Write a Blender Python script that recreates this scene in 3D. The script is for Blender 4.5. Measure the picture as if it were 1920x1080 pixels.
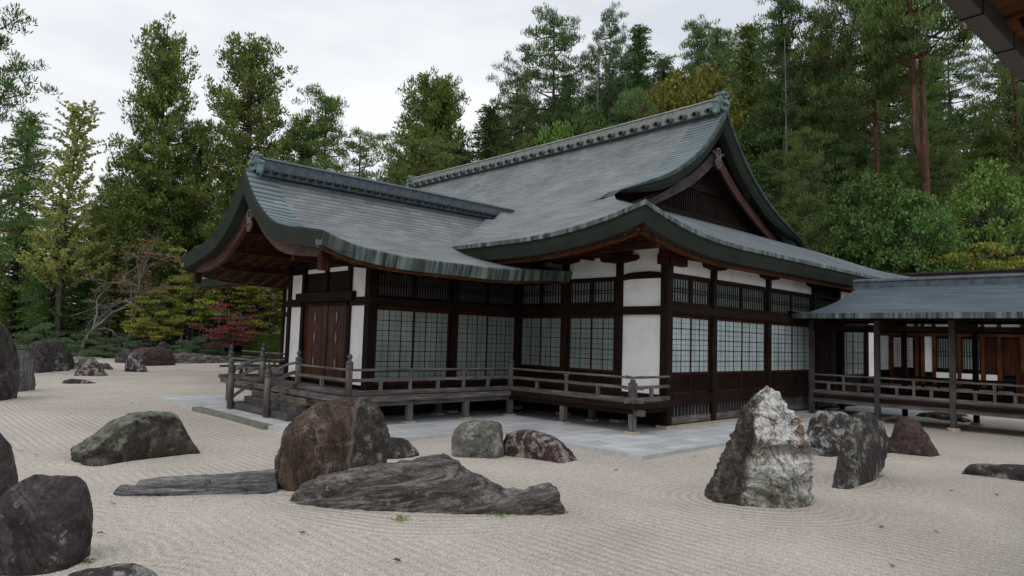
import bpy, math, random
import numpy as np
from mathutils import Vector, Matrix, noise

for o in list(bpy.data.objects):
    bpy.data.objects.remove(o, do_unlink=True)
SC = bpy.context.scene
COL = SC.collection
R = math.radians

# ------------------------------------------------------------------ camera
CAM = np.array([-15.146, -10.150, 2.257])
YAW, PITCH, ROLL, FPX = R(46.5606), R(4.2333), R(1.7334), 1289.7
FW = np.array([math.cos(PITCH)*math.cos(YAW), math.cos(PITCH)*math.sin(YAW), math.sin(PITCH)])
_r = np.cross(FW, [0, 0, 1]); _r /= np.linalg.norm(_r)
_u = np.cross(_r, FW)
RT = math.cos(ROLL)*_r + math.sin(ROLL)*_u
UP = -math.sin(ROLL)*_r + math.cos(ROLL)*_u
cd = bpy.data.cameras.new('camera')
cd.sensor_width = 36.0
cd.lens = FPX/1920*36
cd.clip_start, cd.clip_end = 0.1, 1200
cam = bpy.data.objects.new('camera', cd)
COL.objects.link(cam)
m = Matrix((RT, UP, -FW)).transposed().to_4x4()
m.translation = Vector(CAM)
cam.matrix_world = m
SC.camera = cam

# ------------------------------------------------------------------ sky and sun (overcast)
SUN_EL, SUN_AZ = R(55), R(200)      # azimuth measured from +X towards +Y
w = bpy.data.worlds.new("World"); SC.world = w; w.use_nodes = True
nt = w.node_tree; nt.nodes.clear()
out = nt.nodes.new('ShaderNodeOutputWorld'); bg = nt.nodes.new('ShaderNodeBackground')
sky = nt.nodes.new('ShaderNodeTexSky'); sky.sky_type = 'NISHITA'; sky.sun_disc = False
sky.sun_elevation = SUN_EL; sky.sun_rotation = R(90) - SUN_AZ
tc = nt.nodes.new('ShaderNodeTexCoord')
mp = nt.nodes.new('ShaderNodeMapping'); mp.inputs['Scale'].default_value = (1.0, 1.0, 3.2)
nz = nt.nodes.new('ShaderNodeTexNoise'); nz.inputs['Scale'].default_value = 1.7; nz.inputs['Detail'].default_value = 5
nz.inputs['Roughness'].default_value = .5
cr = nt.nodes.new('ShaderNodeValToRGB')
cr.color_ramp.elements[0].position = .36; cr.color_ramp.elements[0].color = (6.1, 6.4, 6.95, 1)
cr.color_ramp.elements[1].position = .60; cr.color_ramp.elements[1].color = (8.6, 8.65, 8.8, 1)
mx = nt.nodes.new('ShaderNodeMixRGB'); mx.inputs[0].default_value = .93
bg.inputs['Strength'].default_value = .122
nt.links.new(tc.outputs['Generated'], mp.inputs[0]); nt.links.new(mp.outputs[0], nz.inputs['Vector'])
nt.links.new(nz.outputs[0], cr.inputs[0]); nt.links.new(sky.outputs[0], mx.inputs[1])
nt.links.new(cr.outputs[0], mx.inputs[2]); nt.links.new(mx.outputs[0], bg.inputs['Color'])
nt.links.new(bg.outputs[0], out.inputs['Surface'])
sl = bpy.data.lights.new('sun', 'SUN'); sl.energy = .6; sl.angle = R(16); sl.color = (1.0, .965, .92)
so = bpy.data.objects.new('sun', sl); COL.objects.link(so)
sd = Vector((math.cos(SUN_EL)*math.cos(SUN_AZ), math.cos(SUN_EL)*math.sin(SUN_AZ), math.sin(SUN_EL)))
so.rotation_euler = sd.to_track_quat('Z', 'Y').to_euler()
SC.view_settings.view_transform = 'Standard'
SC.view_settings.look = 'None'
SC.view_settings.exposure = 0.0
SC.view_settings.gamma = 1.0
SC.render.engine = 'CYCLES'
SC.cycles.max_bounces = 6
SC.cycles.diffuse_bounces = 3
SC.cycles.glossy_bounces = 3
SC.cycles.transparent_max_bounces = 6

# ------------------------------------------------------------------ helpers
def ray(px, py):
    return FW + (px-960)/FPX*RT - (py-540)/FPX*UP
def bp(px, py, ax, val):
    """photo pixel -> point on the plane ax = val (used only to measure sizes and places)"""
    d = ray(px, py); i = 'xyz'.index(ax)
    return CAM + (val-CAM[i])/d[i]*d
def smooth(a, b, x):
    t = min(1., max(0., (x-a)/(b-a))); return t*t*(3-2*t)
def interp(tab, x):
    xs = [p[0] for p in tab]; ys = [p[1] for p in tab]
    return float(np.interp(x, xs, ys))
def spline(tab):
    """smooth monotone-ish curve through a table (Catmull-Rom, sampled)"""
    P = [(2*tab[0][0]-tab[1][0], 2*tab[0][1]-tab[1][1])]+list(tab)+[(2*tab[-1][0]-tab[-2][0], 2*tab[-1][1]-tab[-2][1])]
    X, Y = [], []
    for i in range(1, len(P)-2):
        for k in range(12):
            t = k/12
            q = []
            for c in (0, 1):
                a, b, d, e = P[i-1][c], P[i][c], P[i+1][c], P[i+2][c]
                q.append(.5*((2*b)+(-a+d)*t+(2*a-5*b+4*d-e)*t*t+(-a+3*b-3*d+e)*t**3))
            X.append(q[0]); Y.append(q[1])
    X.append(tab[-1][0]); Y.append(tab[-1][1])
    return lambda x: float(np.interp(x, X, Y))

class MB:
    def __init__(s):
        s.v = []; s.f = []; s.uv = {}; s.mi = {}
    def face(s, idx, uv=None, mi=None):
        s.f.append(tuple(idx))
        if uv is not None: s.uv[len(s.f)-1] = uv
        if mi: s.mi[len(s.f)-1] = mi
    def box(s, x0, x1, y0, y1, z0, z1):
        if x0 > x1: x0, x1 = x1, x0
        if y0 > y1: y0, y1 = y1, y0
        if z0 > z1: z0, z1 = z1, z0
        n = len(s.v)
        s.v += [(x0,y0,z0),(x1,y0,z0),(x1,y1,z0),(x0,y1,z0),(x0,y0,z1),(x1,y0,z1),(x1,y1,z1),(x0,y1,z1)]
        for q in ((0,3,2,1),(4,5,6,7),(0,1,5,4),(1,2,6,5),(2,3,7,6),(3,0,4,7)):
            s.f.append(tuple(n+i for i in q))
        return s
    def bar(s, a, b, w, h, up=(0,0,1)):
        """rectangular bar from a to b, w sideways, h along up"""
        a, b = Vector(a), Vector(b); d = (b-a).normalized(); up = Vector(up)
        side = d.cross(up).normalized(); u2 = side.cross(d).normalized()
        n = len(s.v)
        for p in (a, b):
            for i, j in ((-1,-1),(1,-1),(1,1),(-1,1)):
                s.v.append(tuple(p+side*(i*w/2)+u2*(j*h/2)))
        s.f += [(n,n+3,n+2,n+1),(n+4,n+5,n+6,n+7)]
        for i in range(4):
            j = (i+1) % 4; s.f.append((n+i, n+j, n+4+j, n+4+i))
        return s
    def tube(s, pts, rad, n=8, cap=True):
        pts = [Vector(p) for p in pts]
        if not hasattr(rad, '__len__'): rad = [rad]*len(pts)
        base = len(s.v); ref = Vector((0.13, .31, 1)).normalized()
        d0 = (pts[1]-pts[0]).normalized()
        if abs(d0.dot(ref)) > .9: ref = Vector((1, .2, .1)).normalized()
        for i, p in enumerate(pts):
            d = (pts[min(i+1, len(pts)-1)]-pts[max(i-1, 0)]).normalized()
            a = d.cross(ref).normalized(); b = d.cross(a)
            for k in range(n):
                t = 2*math.pi*k/n
                s.v.append(tuple(p+(a*math.cos(t)+b*math.sin(t))*rad[i]))
        for i in range(len(pts)-1):
            for k in range(n):
                j = (k+1) % n
                s.f.append((base+i*n+k, base+i*n+j, base+(i+1)*n+j, base+(i+1)*n+k))
        if cap:
            s.f.append(tuple(base+k for k in range(n))[::-1])
            e = base+(len(pts)-1)*n
            s.f.append(tuple(e+k for k in range(n)))
        return s
    def lathe(s, cx, cy, prof, n=12):
        """prof = [(r, z)...]"""
        base = len(s.v)
        for r_, z in prof:
            for k in range(n):
                t = 2*math.pi*k/n
                s.v.append((cx+r_*math.cos(t), cy+r_*math.sin(t), z))
        for i in range(len(prof)-1):
            for k in range(n):
                j = (k+1) % n
                s.f.append((base+i*n+k, base+i*n+j, base+(i+1)*n+j, base+(i+1)*n+k))
        s.f.append(tuple(base+k for k in range(n))[::-1])
        e = base+(len(prof)-1)*n
        s.f.append(tuple(e+k for k in range(n)))
        return s
    def grid(s, P, uvf=None, flip=False, mif=None):
        """P[i][j] points; uvf(i,j)->(u,v)"""
        base = len(s.v); ni, nj = len(P), len(P[0])
        for row in P:
            for p in row: s.v.append(tuple(p))
        for i in range(ni-1):
            for j in range(nj-1):
                q = [(i, j), (i, j+1), (i+1, j+1), (i+1, j)]
                if flip: q = q[::-1]
                s.face([base+a*nj+b for a, b in q], [uvf(a, b) for a, b in q] if uvf else None, mif(i, j) if mif else None)
        return s
    def sweep(s, P, A, B, prof, closed=True, uvl=False):
        """profile points (a,b) carried along P with axes A[i], B[i]"""
        base = len(s.v); n = len(prof); L = 0; Ls = []
        for i, p in enumerate(P):
            if i: L += (Vector(P[i])-Vector(P[i-1])).length
            Ls.append(L)
            for a, b in prof:
                s.v.append(tuple(Vector(p)+Vector(A[i])*a+Vector(B[i])*b))
        W = [0]
        for k in range(n): W.append(W[-1]+math.dist(prof[k], prof[(k+1) % n]))
        for i in range(len(P)-1):
            for k in range(n if closed else n-1):
                j = (k+1) % n
                s.face([base+i*n+k, base+i*n+j, base+(i+1)*n+j, base+(i+1)*n+k],
                       [(Ls[i], W[k]), (Ls[i], W[k+1]), (Ls[i+1], W[k+1]), (Ls[i+1], W[k])])
        if closed:
            s.f.append(tuple(base+k for k in range(n))[::-1])
            e = base+(len(P)-1)*n
            s.f.append(tuple(e+k for k in range(n)))
        return s
    def poly(s, pts, ax, t0, t1):
        """prism: 2D outline pts in the plane normal to ax, between t0 and t1"""
        n = len(s.v); k = len(pts)
        for t in (t0, t1):
            for a, b in pts:
                s.v.append((t, a, b) if ax == 'x' else (a, t, b) if ax == 'y' else (a, b, t))
        s.f.append(tuple(range(n, n+k))); s.f.append(tuple(range(n+2*k-1, n+k-1, -1)))
        for i in range(k):
            j = (i+1) % k
            s.f.append((n+i, n+k+i, n+k+j, n+j))
        return s
    def build(s, name, mat, parent=None, smooth=False, fix=True, bevel=0):
        me = bpy.data.meshes.new(name)
        me.from_pydata([tuple(map(float, v)) for v in s.v], [], s.f)
        for m_ in (mat if isinstance(mat, (list, tuple)) else [mat]): me.materials.append(m_)
        if s.uv:
            ul = me.uv_layers.new(name='UVMap')
            for pi, uv in s.uv.items():
                st = me.polygons[pi].loop_start
                for k, q in enumerate(uv): ul.data[st+k].uv = q
        for pi, mi in s.mi.items(): me.polygons[pi].material_index = mi
        if fix:
            import bmesh
            b = bmesh.new(); b.from_mesh(me)
            bmesh.ops.recalc_face_normals(b, faces=b.faces); b.to_mesh(me); b.free()
        if smooth:
            me.polygons.foreach_set('use_smooth', [True]*len(me.polygons))
        o = bpy.data.objects.new(name, me); COL.objects.link(o)
        if parent is not None: adopt(o, parent)
        if bevel:
            md = o.modifiers.new('bevel', 'BEVEL'); md.width = bevel; md.segments = 2; md.limit_method = 'ANGLE'
        return o
ORIG = {}
def adopt(o, parent):
    """child keeps its world-space mesh; parents only ever have a pure translation"""
    o.parent = parent
    off = ORIG.get(parent.name, Vector((0, 0, 0)))
    o.matrix_parent_inverse = Matrix.Translation(-off)
    ORIG[o.name] = Vector((0, 0, 0))
def tag(o, label, cat, group=None, kind=None):
    o['label'] = label; o['category'] = cat
    if group: o['group'] = group
    if kind: o['kind'] = kind
    return o
def thing(name, loc, label, cat, group=None):
    o = bpy.data.objects.new(name, None); COL.objects.link(o)
    o.location = loc; o.empty_display_size = .3
    ORIG[o.name] = Vector(loc)
    return tag(o, label, cat, group)
def struct(o):
    o['kind'] = 'structure'; return o
rnd = random.Random(7)

# ------------------------------------------------------------------ materials
def new_mat(name):
    mt = bpy.data.materials.new(name); mt.use_nodes = True
    t = mt.node_tree; t.nodes.clear()
    o = t.nodes.new('ShaderNodeOutputMaterial'); b = t.nodes.new('ShaderNodeBsdfPrincipled')
    t.links.new(b.outputs[0], o.inputs[0])
    return mt, t, b
class G:
    """tiny node-graph helper"""
    def __init__(s, t): s.t = t
    def n(s, typ, **kw):
        nd = s.t.nodes.new('ShaderNode'+typ)
        for k, v in kw.items(): setattr(nd, k, v)
        return nd
    def l(s, a, b): s.t.links.new(a, b)
    def coord(s, kind='Object', scale=(1,1,1), rot=(0,0,0), loc=(0,0,0)):
        c = s.n('TexCoord'); m_ = s.n('Mapping')
        m_.inputs['Scale'].default_value = scale; m_.inputs['Rotation'].default_value = rot; m_.inputs['Location'].default_value = loc
        src = c.outputs[kind]
        if any(rot) and (scale[0] != scale[1] or scale[1] != scale[2]):      # turn first, then stretch
            m0 = s.n('Mapping'); m0.inputs['Rotation'].default_value = rot; s.l(src, m0.inputs[0]); src = m0.outputs[0]
            m_.inputs['Rotation'].default_value = (0, 0, 0)
        s.l(src, m_.inputs[0]); return m_.outputs[0]
    def noise(s, v, scale, detail=4, rough=.55, dist=0):
        a = s.n('TexNoise'); a.inputs['Scale'].default_value = scale; a.inputs['Detail'].default_value = detail
        a.inputs['Roughness'].default_value = rough; a.inputs['Distortion'].default_value = dist
        s.l(v, a.inputs['Vector']); return a.outputs[0]
    def vor(s, v, scale, feature='F1', out='Distance'):
        a = s.n('TexVoronoi', feature=feature); a.inputs['Scale'].default_value = scale
        s.l(v, a.inputs['Vector']); return a.outputs[out]
    def ramp(s, fac, stops):
        a = s.n('ValToRGB'); e = a.color_ramp.elements
        while len(e) < len(stops): e.new(.5)
        for q, (p, c) in zip(e, stops):
            q.position = p; q.color = (*c, 1) if hasattr(c, '__len__') else (c, c, c, 1)
        s.l(fac, a.inputs[0]); return a.outputs[0]
    def mix(s, fac, a, b, mode='MIX'):
        m_ = s.n('MixRGB', blend_type=mode)
        for i, q in enumerate((fac, a, b)):
            if hasattr(q, 'is_linked') or hasattr(q, 'links'): s.l(q, m_.inputs[i])
            elif i == 0: m_.inputs[0].default_value = q
            else: m_.inputs[i].default_value = (*q, 1)
        return m_.outputs[0]
    def math(s, op, a, b=None, clamp=False):
        m_ = s.n('Math', operation=op); m_.use_clamp = clamp
        for i, q in enumerate((a, b)):
            if q is None: continue
            if hasattr(q, 'links'): s.l(q, m_.inputs[i])
            else: m_.inputs[i].default_value = q
        return m_.outputs[0]
    def bump(s, h, strength, dist, normal=None):
        b = s.n('Bump'); b.inputs['Strength'].default_value = strength; b.inputs['Distance'].default_value = dist
        s.l(h, b.inputs['Height'])
        if normal is not None: s.l(normal, b.inputs['Normal'])
        return b.outputs[0]

def mat_wood(name, c1, c2, c3, ax='z', rough=.8, grain=26, bump=.3, spec=.12):
    """grain runs along ax"""
    mt, t, b = new_mat(name); g = G(t)
    sc = {'x': (.06, 1, 1), 'y': (1, .06, 1), 'z': (1, 1, .06), 'n': (1, 1, 1)}[ax]
    v = g.coord('Object', sc)
    f = g.noise(v, grain, 6, .65, .4)
    big = g.noise(g.coord('Object'), 1.3, 4, .6)
    c = g.ramp(f, [(.28, c1), (.5, c2), (.72, c3)])
    dirt = g.ramp(big, [(.3, (.55,)*3), (.65, (1.15,)*3)])
    c = g.mix(1, c, dirt, 'MULTIPLY')
    g.l(c, b.inputs['Base Color']); b.inputs['Roughness'].default_value = rough
    b.inputs['Specular IOR Level'].default_value = spec
    g.l(g.bump(f, bump, .01), b.inputs['Normal'])
    return mt
DARK = [(.006,.004,.003), (.016,.0085,.006), (.038,.019,.013)]
RED = [(.014,.005,.003), (.040,.013,.007), (.085,.027,.013)]
GREY = [(.045,.039,.037), (.125,.112,.108), (.235,.218,.212)]
M = {}
for a_ in 'xyz':
    M['dark_'+a_] = mat_wood('dark_wood_'+a_, *DARK, ax=a_)
    M['red_'+a_] = mat_wood('red_brown_wood_'+a_, *RED, ax=a_)
    M['grey_'+a_] = mat_wood('weathered_grey_wood_'+a_, *GREY, ax=a_, rough=.85, bump=.5)
    M['orange_'+a_] = mat_wood('orange_brown_wood_'+a_, (.030,.011,.005), (.085,.030,.012), (.17,.065,.025), ax=a_)
M['slat'] = mat_wood('lattice_wood', (.010,.007,.006), (.021,.014,.011), (.042,.029,.024), ax='z')
M['greyslat'] = mat_wood('grey_lattice_wood', (.045,.04,.038), (.10,.09,.088), (.16,.15,.148), ax='z')
M['door'] = mat_wood('door_wood', (.020,.006,.003), (.060,.018,.008), (.125,.044,.020), ax='z', rough=.5, grain=14)
M['barge'] = mat_wood('barge_board_wood', (.028,.012,.008), (.080,.038,.026), (.17,.095,.07), ax='y', rough=.6)
M['barge_grey'] = mat_wood('grey_barge_board_wood', (.022,.016,.016), (.058,.044,.043), (.115,.09,.088), ax='x', rough=.6)
M['pillar'] = mat_wood('dark_weathered_pillar', (.028,.025,.024), (.070,.063,.061), (.125,.115,.112), ax='z', rough=.85, bump=.4)
M['post'] = mat_wood('newel_post_wood', (.055,.045,.04), (.14,.115,.105), (.24,.205,.19), ax='z', rough=.85, bump=.5)

def mat_plain(name, col, rough=.6, var=.15, scale=3, spec=.3, bump=0, bscale=40):
    mt, t, b = new_mat(name); g = G(t)
    f = g.noise(g.coord('Object'), scale, 5, .6)
    lo = tuple(c*(1-var) for c in col); hi = tuple(min(1, c*(1+var)) for c in col)
    g.l(g.ramp(f, [(.3, lo), (.7, hi)]), b.inputs['Base Color'])
    b.inputs['Roughness'].default_value = rough; b.inputs['Specular IOR Level'].default_value = spec
    if bump:
        g.l(g.bump(g.noise(g.coord('Object'), bscale, 4, .6), bump, .01), b.inputs['Normal'])
    return mt
def mat_plaster():
    mt, t, b = new_mat('white_plaster'); g = G(t)
    v = g.coord('Object')
    f = g.noise(v, 1.6, 5, .6, .3)
    s_ = g.noise(g.coord('Object', (5, 5, .5)), 1.4, 4, .6)
    c = g.ramp(f, [(.25, (.72,.69,.65)), (.5, (.87,.86,.84)), (.8, (.90,.89,.875))])
    c = g.mix(1, c, g.ramp(s_, [(.28, (.965,.958,.945)), (.5, (1,1,1))]), 'MULTIPLY')
    g.l(c, b.inputs['Base Color']); b.inputs['Roughness'].default_value = .9
    b.inputs['Specular IOR Level'].default_value = .15
    g.l(g.bump(g.noise(v, 60, 4, .6), .15, .004), b.inputs['Normal'])
    return mt
M['plaster'] = mat_plaster()
def mat_pane(name, col, rough=.12):
    mt, t, b = new_mat(name); g = G(t)
    v = g.coord('Object', (1, 1, .16))
    f = g.noise(v, 5, 3, .5)
    c = g.ramp(f, [(.3, tuple(q*.8 for q in col)), (.7, tuple(min(1, q*1.15) for q in col))])
    g.l(c, b.inputs['Base Color']); b.inputs['Roughness'].default_value = rough
    b.inputs['Specular IOR Level'].default_value = .5
    return mt
M['pane'] = mat_pane('papered_glass', (.205,.245,.232))  # shaded copy: the gloom of the wing front is in the colour
M['pane_lit'] = mat_pane('papered_glass_lit', (.43,.51,.515))  # lit copy of the same glass, brighter daylight painted into its colour
M['pane_dark'] = mat_pane('shaded_screen', (.060,.070,.070), .4)  # darkest copy, shade over the wing transoms put into the colour
M['pane_warm'] = mat_pane('white_paper', (.75,.70,.72), .8)
M['fascia'] = mat_plain('dark_green_copper', (.034,.040,.033), .75, .25, 1.2, spec=.04)
M['lip'] = mat_plain('verge_lip_copper', (.065,.085,.085), .7, .4, 4, spec=.08)
M['copper'] = mat_plain('blue_green_copper', (.14,.20,.20), .5, .45, 6, bump=.2)
M['black'] = mat_plain('dark_interior', (.006,.005,.005), .9)
M['metal_cap'] = mat_plain('green_bronze_cap', (.060,.070,.062), .6, .35, 9)
M['ornament'] = mat_plain('carved_grey_wood', (.12,.10,.105), .7, .3, 12)
M['ridge_grey'] = mat_plain('weathered_ridge_copper', (.23,.24,.225), .6, .3, 5, bump=.3)
M['ridge_tile'] = mat_plain('ridge_tile_patina', (.11,.145,.137), .7, .4, 7, spec=.15)
M['ridge_tile_dark'] = mat_plain('dark_ridge_tile', (.035,.045,.05), .7, .3, 7)  # darker tile colour for the wing ridge
M['ridge_dark'] = mat_plain('dark_blue_ridge_copper', (.070,.092,.110), .6, .45, 5, bump=.3)
M['brass'] = mat_plain('dull_door_metal', (.16,.14,.13), .4, .4, 20)

def mat_roof(name, base, hi, course=.105, brick=.42, ribs=False, darkstain=True):
    """thin shingle courses laid along UV u, v = metres up the slope"""
    mt, t, b = new_mat(name); g = G(t)
    tc_ = g.n('TexCoord'); uv = tc_.outputs['UV']
    wn = g.noise(uv, .55, 3, .5)
    sep = g.n('SeparateXYZ'); g.l(uv, sep.inputs[0])
    wob = g.math('MULTIPLY', g.noise(uv, 1.2, 2, .5), .05)
    vv = g.math('ADD', sep.outputs[1], wob)
    cmb = g.n('CombineXYZ'); g.l(sep.outputs[0], cmb.inputs[0]); g.l(vv, cmb.inputs[1])
    br = g.n('TexBrick'); br.offset = .5
    br.inputs['Scale'].default_value = 1.0
    br.inputs['Brick Width'].default_value = brick; br.inputs['Row Height'].default_value = course
    br.inputs['Mortar Size'].default_value = .004; br.inputs['Bias'].default_value = 0
    br.inputs['Color1'].default_value = (.72, .72, .72, 1); br.inputs['Color2'].default_value = (1.16, 1.16, 1.16, 1)
    br.inputs['Mortar'].default_value = (.42, .42, .42, 1)
    g.l(cmb.outputs[0], br.inputs['Vector'])
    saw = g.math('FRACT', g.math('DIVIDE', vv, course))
    # light and shade painted into the colour of each shingle course
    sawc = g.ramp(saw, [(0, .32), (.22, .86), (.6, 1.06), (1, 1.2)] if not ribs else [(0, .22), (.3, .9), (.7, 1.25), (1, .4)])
    c = g.ramp(wn, [(.25, base), (.75, hi)])
    fine = g.noise(uv, 26, 4, .7)
    c = g.mix(.75, c, br.outputs[0], 'MULTIPLY')
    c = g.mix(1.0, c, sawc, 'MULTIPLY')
    c = g.mix(.9, c, g.ramp(fine, [(.3, (.58,.58,.60)), (.7, (1.32,1.32,1.30))]), 'MULTIPLY')
    if darkstain:
        mp2 = g.n('Mapping'); mp2.inputs['Scale'].default_value = (.7, 2.6, 1); g.l(uv, mp2.inputs[0])
        st = g.noise(mp2.outputs[0], 2.2, 6, .72, .5)
        c = g.mix(g.ramp(st, [(.32, .55), (.40, 0.0)]), c, (.06,.064,.072))
    g.l(c, b.inputs['Base Color'])
    b.inputs['Roughness'].default_value = .7; b.inputs['Specular IOR Level'].default_value = .22
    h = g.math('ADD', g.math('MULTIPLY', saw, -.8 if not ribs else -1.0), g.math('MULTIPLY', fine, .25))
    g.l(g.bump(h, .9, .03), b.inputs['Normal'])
    return mt
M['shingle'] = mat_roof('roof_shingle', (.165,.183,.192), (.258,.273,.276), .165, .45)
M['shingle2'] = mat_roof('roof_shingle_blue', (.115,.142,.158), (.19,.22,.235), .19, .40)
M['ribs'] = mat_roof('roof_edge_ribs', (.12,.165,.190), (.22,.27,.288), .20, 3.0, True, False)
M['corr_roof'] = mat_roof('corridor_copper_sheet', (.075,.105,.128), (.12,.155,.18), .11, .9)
def mat_patina():
    """copper eave strip with vertical weather streaks (u along the eave)"""
    mt, t, b = new_mat('streaked_patina_copper'); g = G(t)
    tc_ = g.n('TexCoord'); mp_ = g.n('Mapping'); mp_.inputs['Scale'].default_value = (1, .06, 1)
    g.l(tc_.outputs['UV'], mp_.inputs[0])
    a = g.noise(mp_.outputs[0], 4.0, 5, .72)
    d = g.noise(mp_.outputs[0], .9, 2, .5)
    v = g.n('Mapping'); v.inputs['Scale'].default_value = (3.2, .01, 1); g.l(tc_.outputs['UV'], v.inputs[0])
    cell = g.vor(v.outputs[0], 1.0, 'F1', 'Color')
    c = g.ramp(a, [(.42, (.014,.019,.019)), (.47, (.050,.072,.068)), (.53, (.13,.175,.165)), (.66, (.25,.315,.30))])
    c = g.mix(.35, c, g.ramp(cell, [(0, (.5,.5,.5)), (1, (1.1,1.2,1.15))]), 'MULTIPLY')
    c = g.mix(g.ramp(d, [(.40, .75), (.52, 0.)]), c, (.055,.070,.062))
    g.l(c, b.inputs['Base Color']); b.inputs['Roughness'].default_value = .6
    return mt
M['patina'] = mat_patina()
# ================================================================== temple hall
POD = .10                       # paving level above the gravel
EL, EF = -2.3, -.93             # left / front eave lines of the main roof
ER, EB = 20.3, 27.5
YG = 3.4                        # front verge plane of the big gable
RX = 9.0                        # main ridge
H = spline([(0,4.97),(1,5.36),(2,5.80),(3.2,6.36),(4.3,6.80),(5.7,7.36),(7.6,8.20),(9.3,9.28),(10.4,10.30),(11.3,11.38)])
WY, WE, WX0 = 7.77, 4.47, -8.05  # wing ridge line, half width to eave, verge plane
Wp = spline([(0,4.10),(.9,4.31),(1.93,4.60),(2.66,4.90),(3.35,5.33),(3.89,5.78),(4.3,6.25),(4.47,6.50)])
def lift(a):                    # eave upturn towards a corner, a = distance from the corner
    return .55*(1-min(1, max(0, a)/4.6))**2.3
def wlift(x):
    return .25*(1-min(1, max(0, x-WX0)/2.6))**1.8 + .18*smooth(-3.2, 0, x)
def verge(a, d):                # swollen gable edge
    return (.10+.13*(1-smooth(4.3, 9.5, d)))*smooth(3.7, 4.7, d)*(1-min(1, max(0, a)/.95))**1.6
def zmain(x, y):
    dl, df = x-EL, y-EF
    dr = ER-x
    dx = min(dl, dr)
    d = min(dx, df) if (y < YG) else dx
    z = H(d)
    lf = lift(df+0*dx) if dx <= df else lift(dx)
    # fades away from the eave
    z += lf*(1-smooth(0, 4.5, d)) if d < 4.5 else 0
    return z
def zmain_l(x, y):
    """left slope incl. the soft valley filling above the wing roof"""
    dl, df = x-EL, y-EF
    z = H(dl) + lift(df)*(1-smooth(0, 4.5, dl)) + verge(y-YG, dl)
    wz = Wp(max(0, WE-abs(y-WY)))
    k = smooth(3.6, 4.8, y)
    z += .30*k*smooth(.15, 1.3, dl)*math.exp(-((z-wz-.12)/.42)**2)
    return z
hall = thing('temple_hall', (0, 0, POD), 'dark timber temple hall with white plaster panels and sweeping grey shingle roofs', 'temple')

def arc(Hf, ds):
    L = [0]
    for a, b_ in zip(ds, ds[1:]): L.append(L[-1]+math.hypot(b_-a, Hf(b_)-Hf(a)))
    return L
# --- main roof surface: left slope, right slope, front skirt
ds = list(np.linspace(0, 4.33, 22))+list(np.linspace(4.55, 11.3, 34))
LA = arc(H, ds)
mbr = MB()
def slope_rows(side):
    P, U = [], []
    for i, d in enumerate(ds):
        y0 = EF+d if d <= 4.33 else YG
        row, ur = [], []
        ys = list(y0+np.array([0,.08,.2,.35,.55,.8,1.1]))+list(np.linspace(y0+1.5, EB, 46))
        for y in ys:
            if side < 0: x = EL+d; z = zmain_l(x, y)
            else: x = ER-d; z = H(d)+lift(y-EF)*(1-smooth(0, 4.5, d))+verge(y-YG, d)
            row.append((x, y, z)); ur.append((y, LA[i]+z-H(d)))
        P.append(row); U.append(ur)
    return P, U
for side in (-1, 1):
    P, U = slope_rows(side)
    # the swollen edge beside the verge shows bold ribs
    mbr.grid(P, lambda i, j: U[i][j], flip=side > 0, mif=lambda i, j: 1 if (j < 7 and ds[i] > 4.5) else 0)
dsf = list(np.linspace(0, 5.45, 26)); LF = arc(H, dsf)
P, U = [], []
for i, d in enumerate(dsf):
    e = min(d, 4.33)
    row, ur = [], []
    for x in np.linspace(EL+e, ER-e, 90):
        z = H(d)+(lift(x-EL)+lift(ER-x))*(1-smooth(0, 4.5, d))
        if d > 4.33: z -= .02
        row.append((x, EF+d, z)); ur.append((x, LF[i]))
    P.append(row); U.append(ur)
mbr.grid(P, lambda i, j: U[i][j], mif=lambda i, j: 2)
main_roof = mbr.build('main_roof', [M['shingle'], M['ribs'], M['shingle2']], hall, smooth=True, fix=False)

# --- main eave edge: thin patina strip above a deep dark band
def eave_path():
    P, A = [], []
    for y in np.linspace(EB, EF, 60):
        z = H(0)+lift(y-EF); P.append((EL, y, z)); A.append((-1, 0, 0))
    A[-1] = (-1, -1, 0)
    for x in np.linspace(EL, ER, 70)[1:]:
        z = H(0)+lift(x-EL)+lift(ER-x); P.append((x, EF, z)); A.append((0, -1, 0))
    A[-1] = (1, -1, 0)
    for y in np.linspace(EF, EB, 30)[1:]:
        z = H(0)+lift(y-EF); P.append((ER, y, z)); A.append((1, 0, 0))
    return P, A
P, A = eave_path(); Bz = [(0, 0, 1)]*len(P)
MB().sweep(P, A, Bz, [(-.25,.005),(.025,.012),(.03,-.01),(.03,-.105),(-.02,-.11),(-.25,-.11)]).build('eave_edge', M['patina'], main_roof, smooth=False)
MB().sweep(P, A, Bz, [(-.25,-.115),(-.03,-.115),(-.05,-.27),(-.12,-.48),(-.30,-.50)]).build('eave_band', M['fascia'], main_roof, smooth=False)
# --- soffit boards and rafters under the main eaves
mb = MB()
Zs = lambda e: H(0)-.48+.27*min(1, e/2.3)
def soff(side):
    P = []
    if side == 'l':
        for e in (.12, .8, 1.5, 2.3, 2.9):
            P.append([(EL+e, y, Zs(e)+lift(y-EF)*(1-e/4)) for y in np.linspace(EF+.12, EB, 60)])
    elif side == 'f':
        for e in (.12, .5, .93, 1.3):
            P.append([(x, EF+e, Zs(e*1.5)+(lift(x-EL)+lift(ER-x))*(1-e/4)+.002) for x in np.linspace(EL+.12, ER-.12, 70)])
    return P
for s_ in 'lf': mb.grid(soff(s_))
mb.build('soffit', M['red_x'], main_roof, fix=False)
y = EF+.35
while y < 5.4:
    l0 = lift(y-EF)
    MB().bar((EL+.2, y, Zs(.2)+l0*.95-.035), (.1, y, Zs(2.3)+l0*.45-.035), .075, .07).build('rafter', M['orange_x'], main_roof)
    y += .36
x = EL+.35
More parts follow.
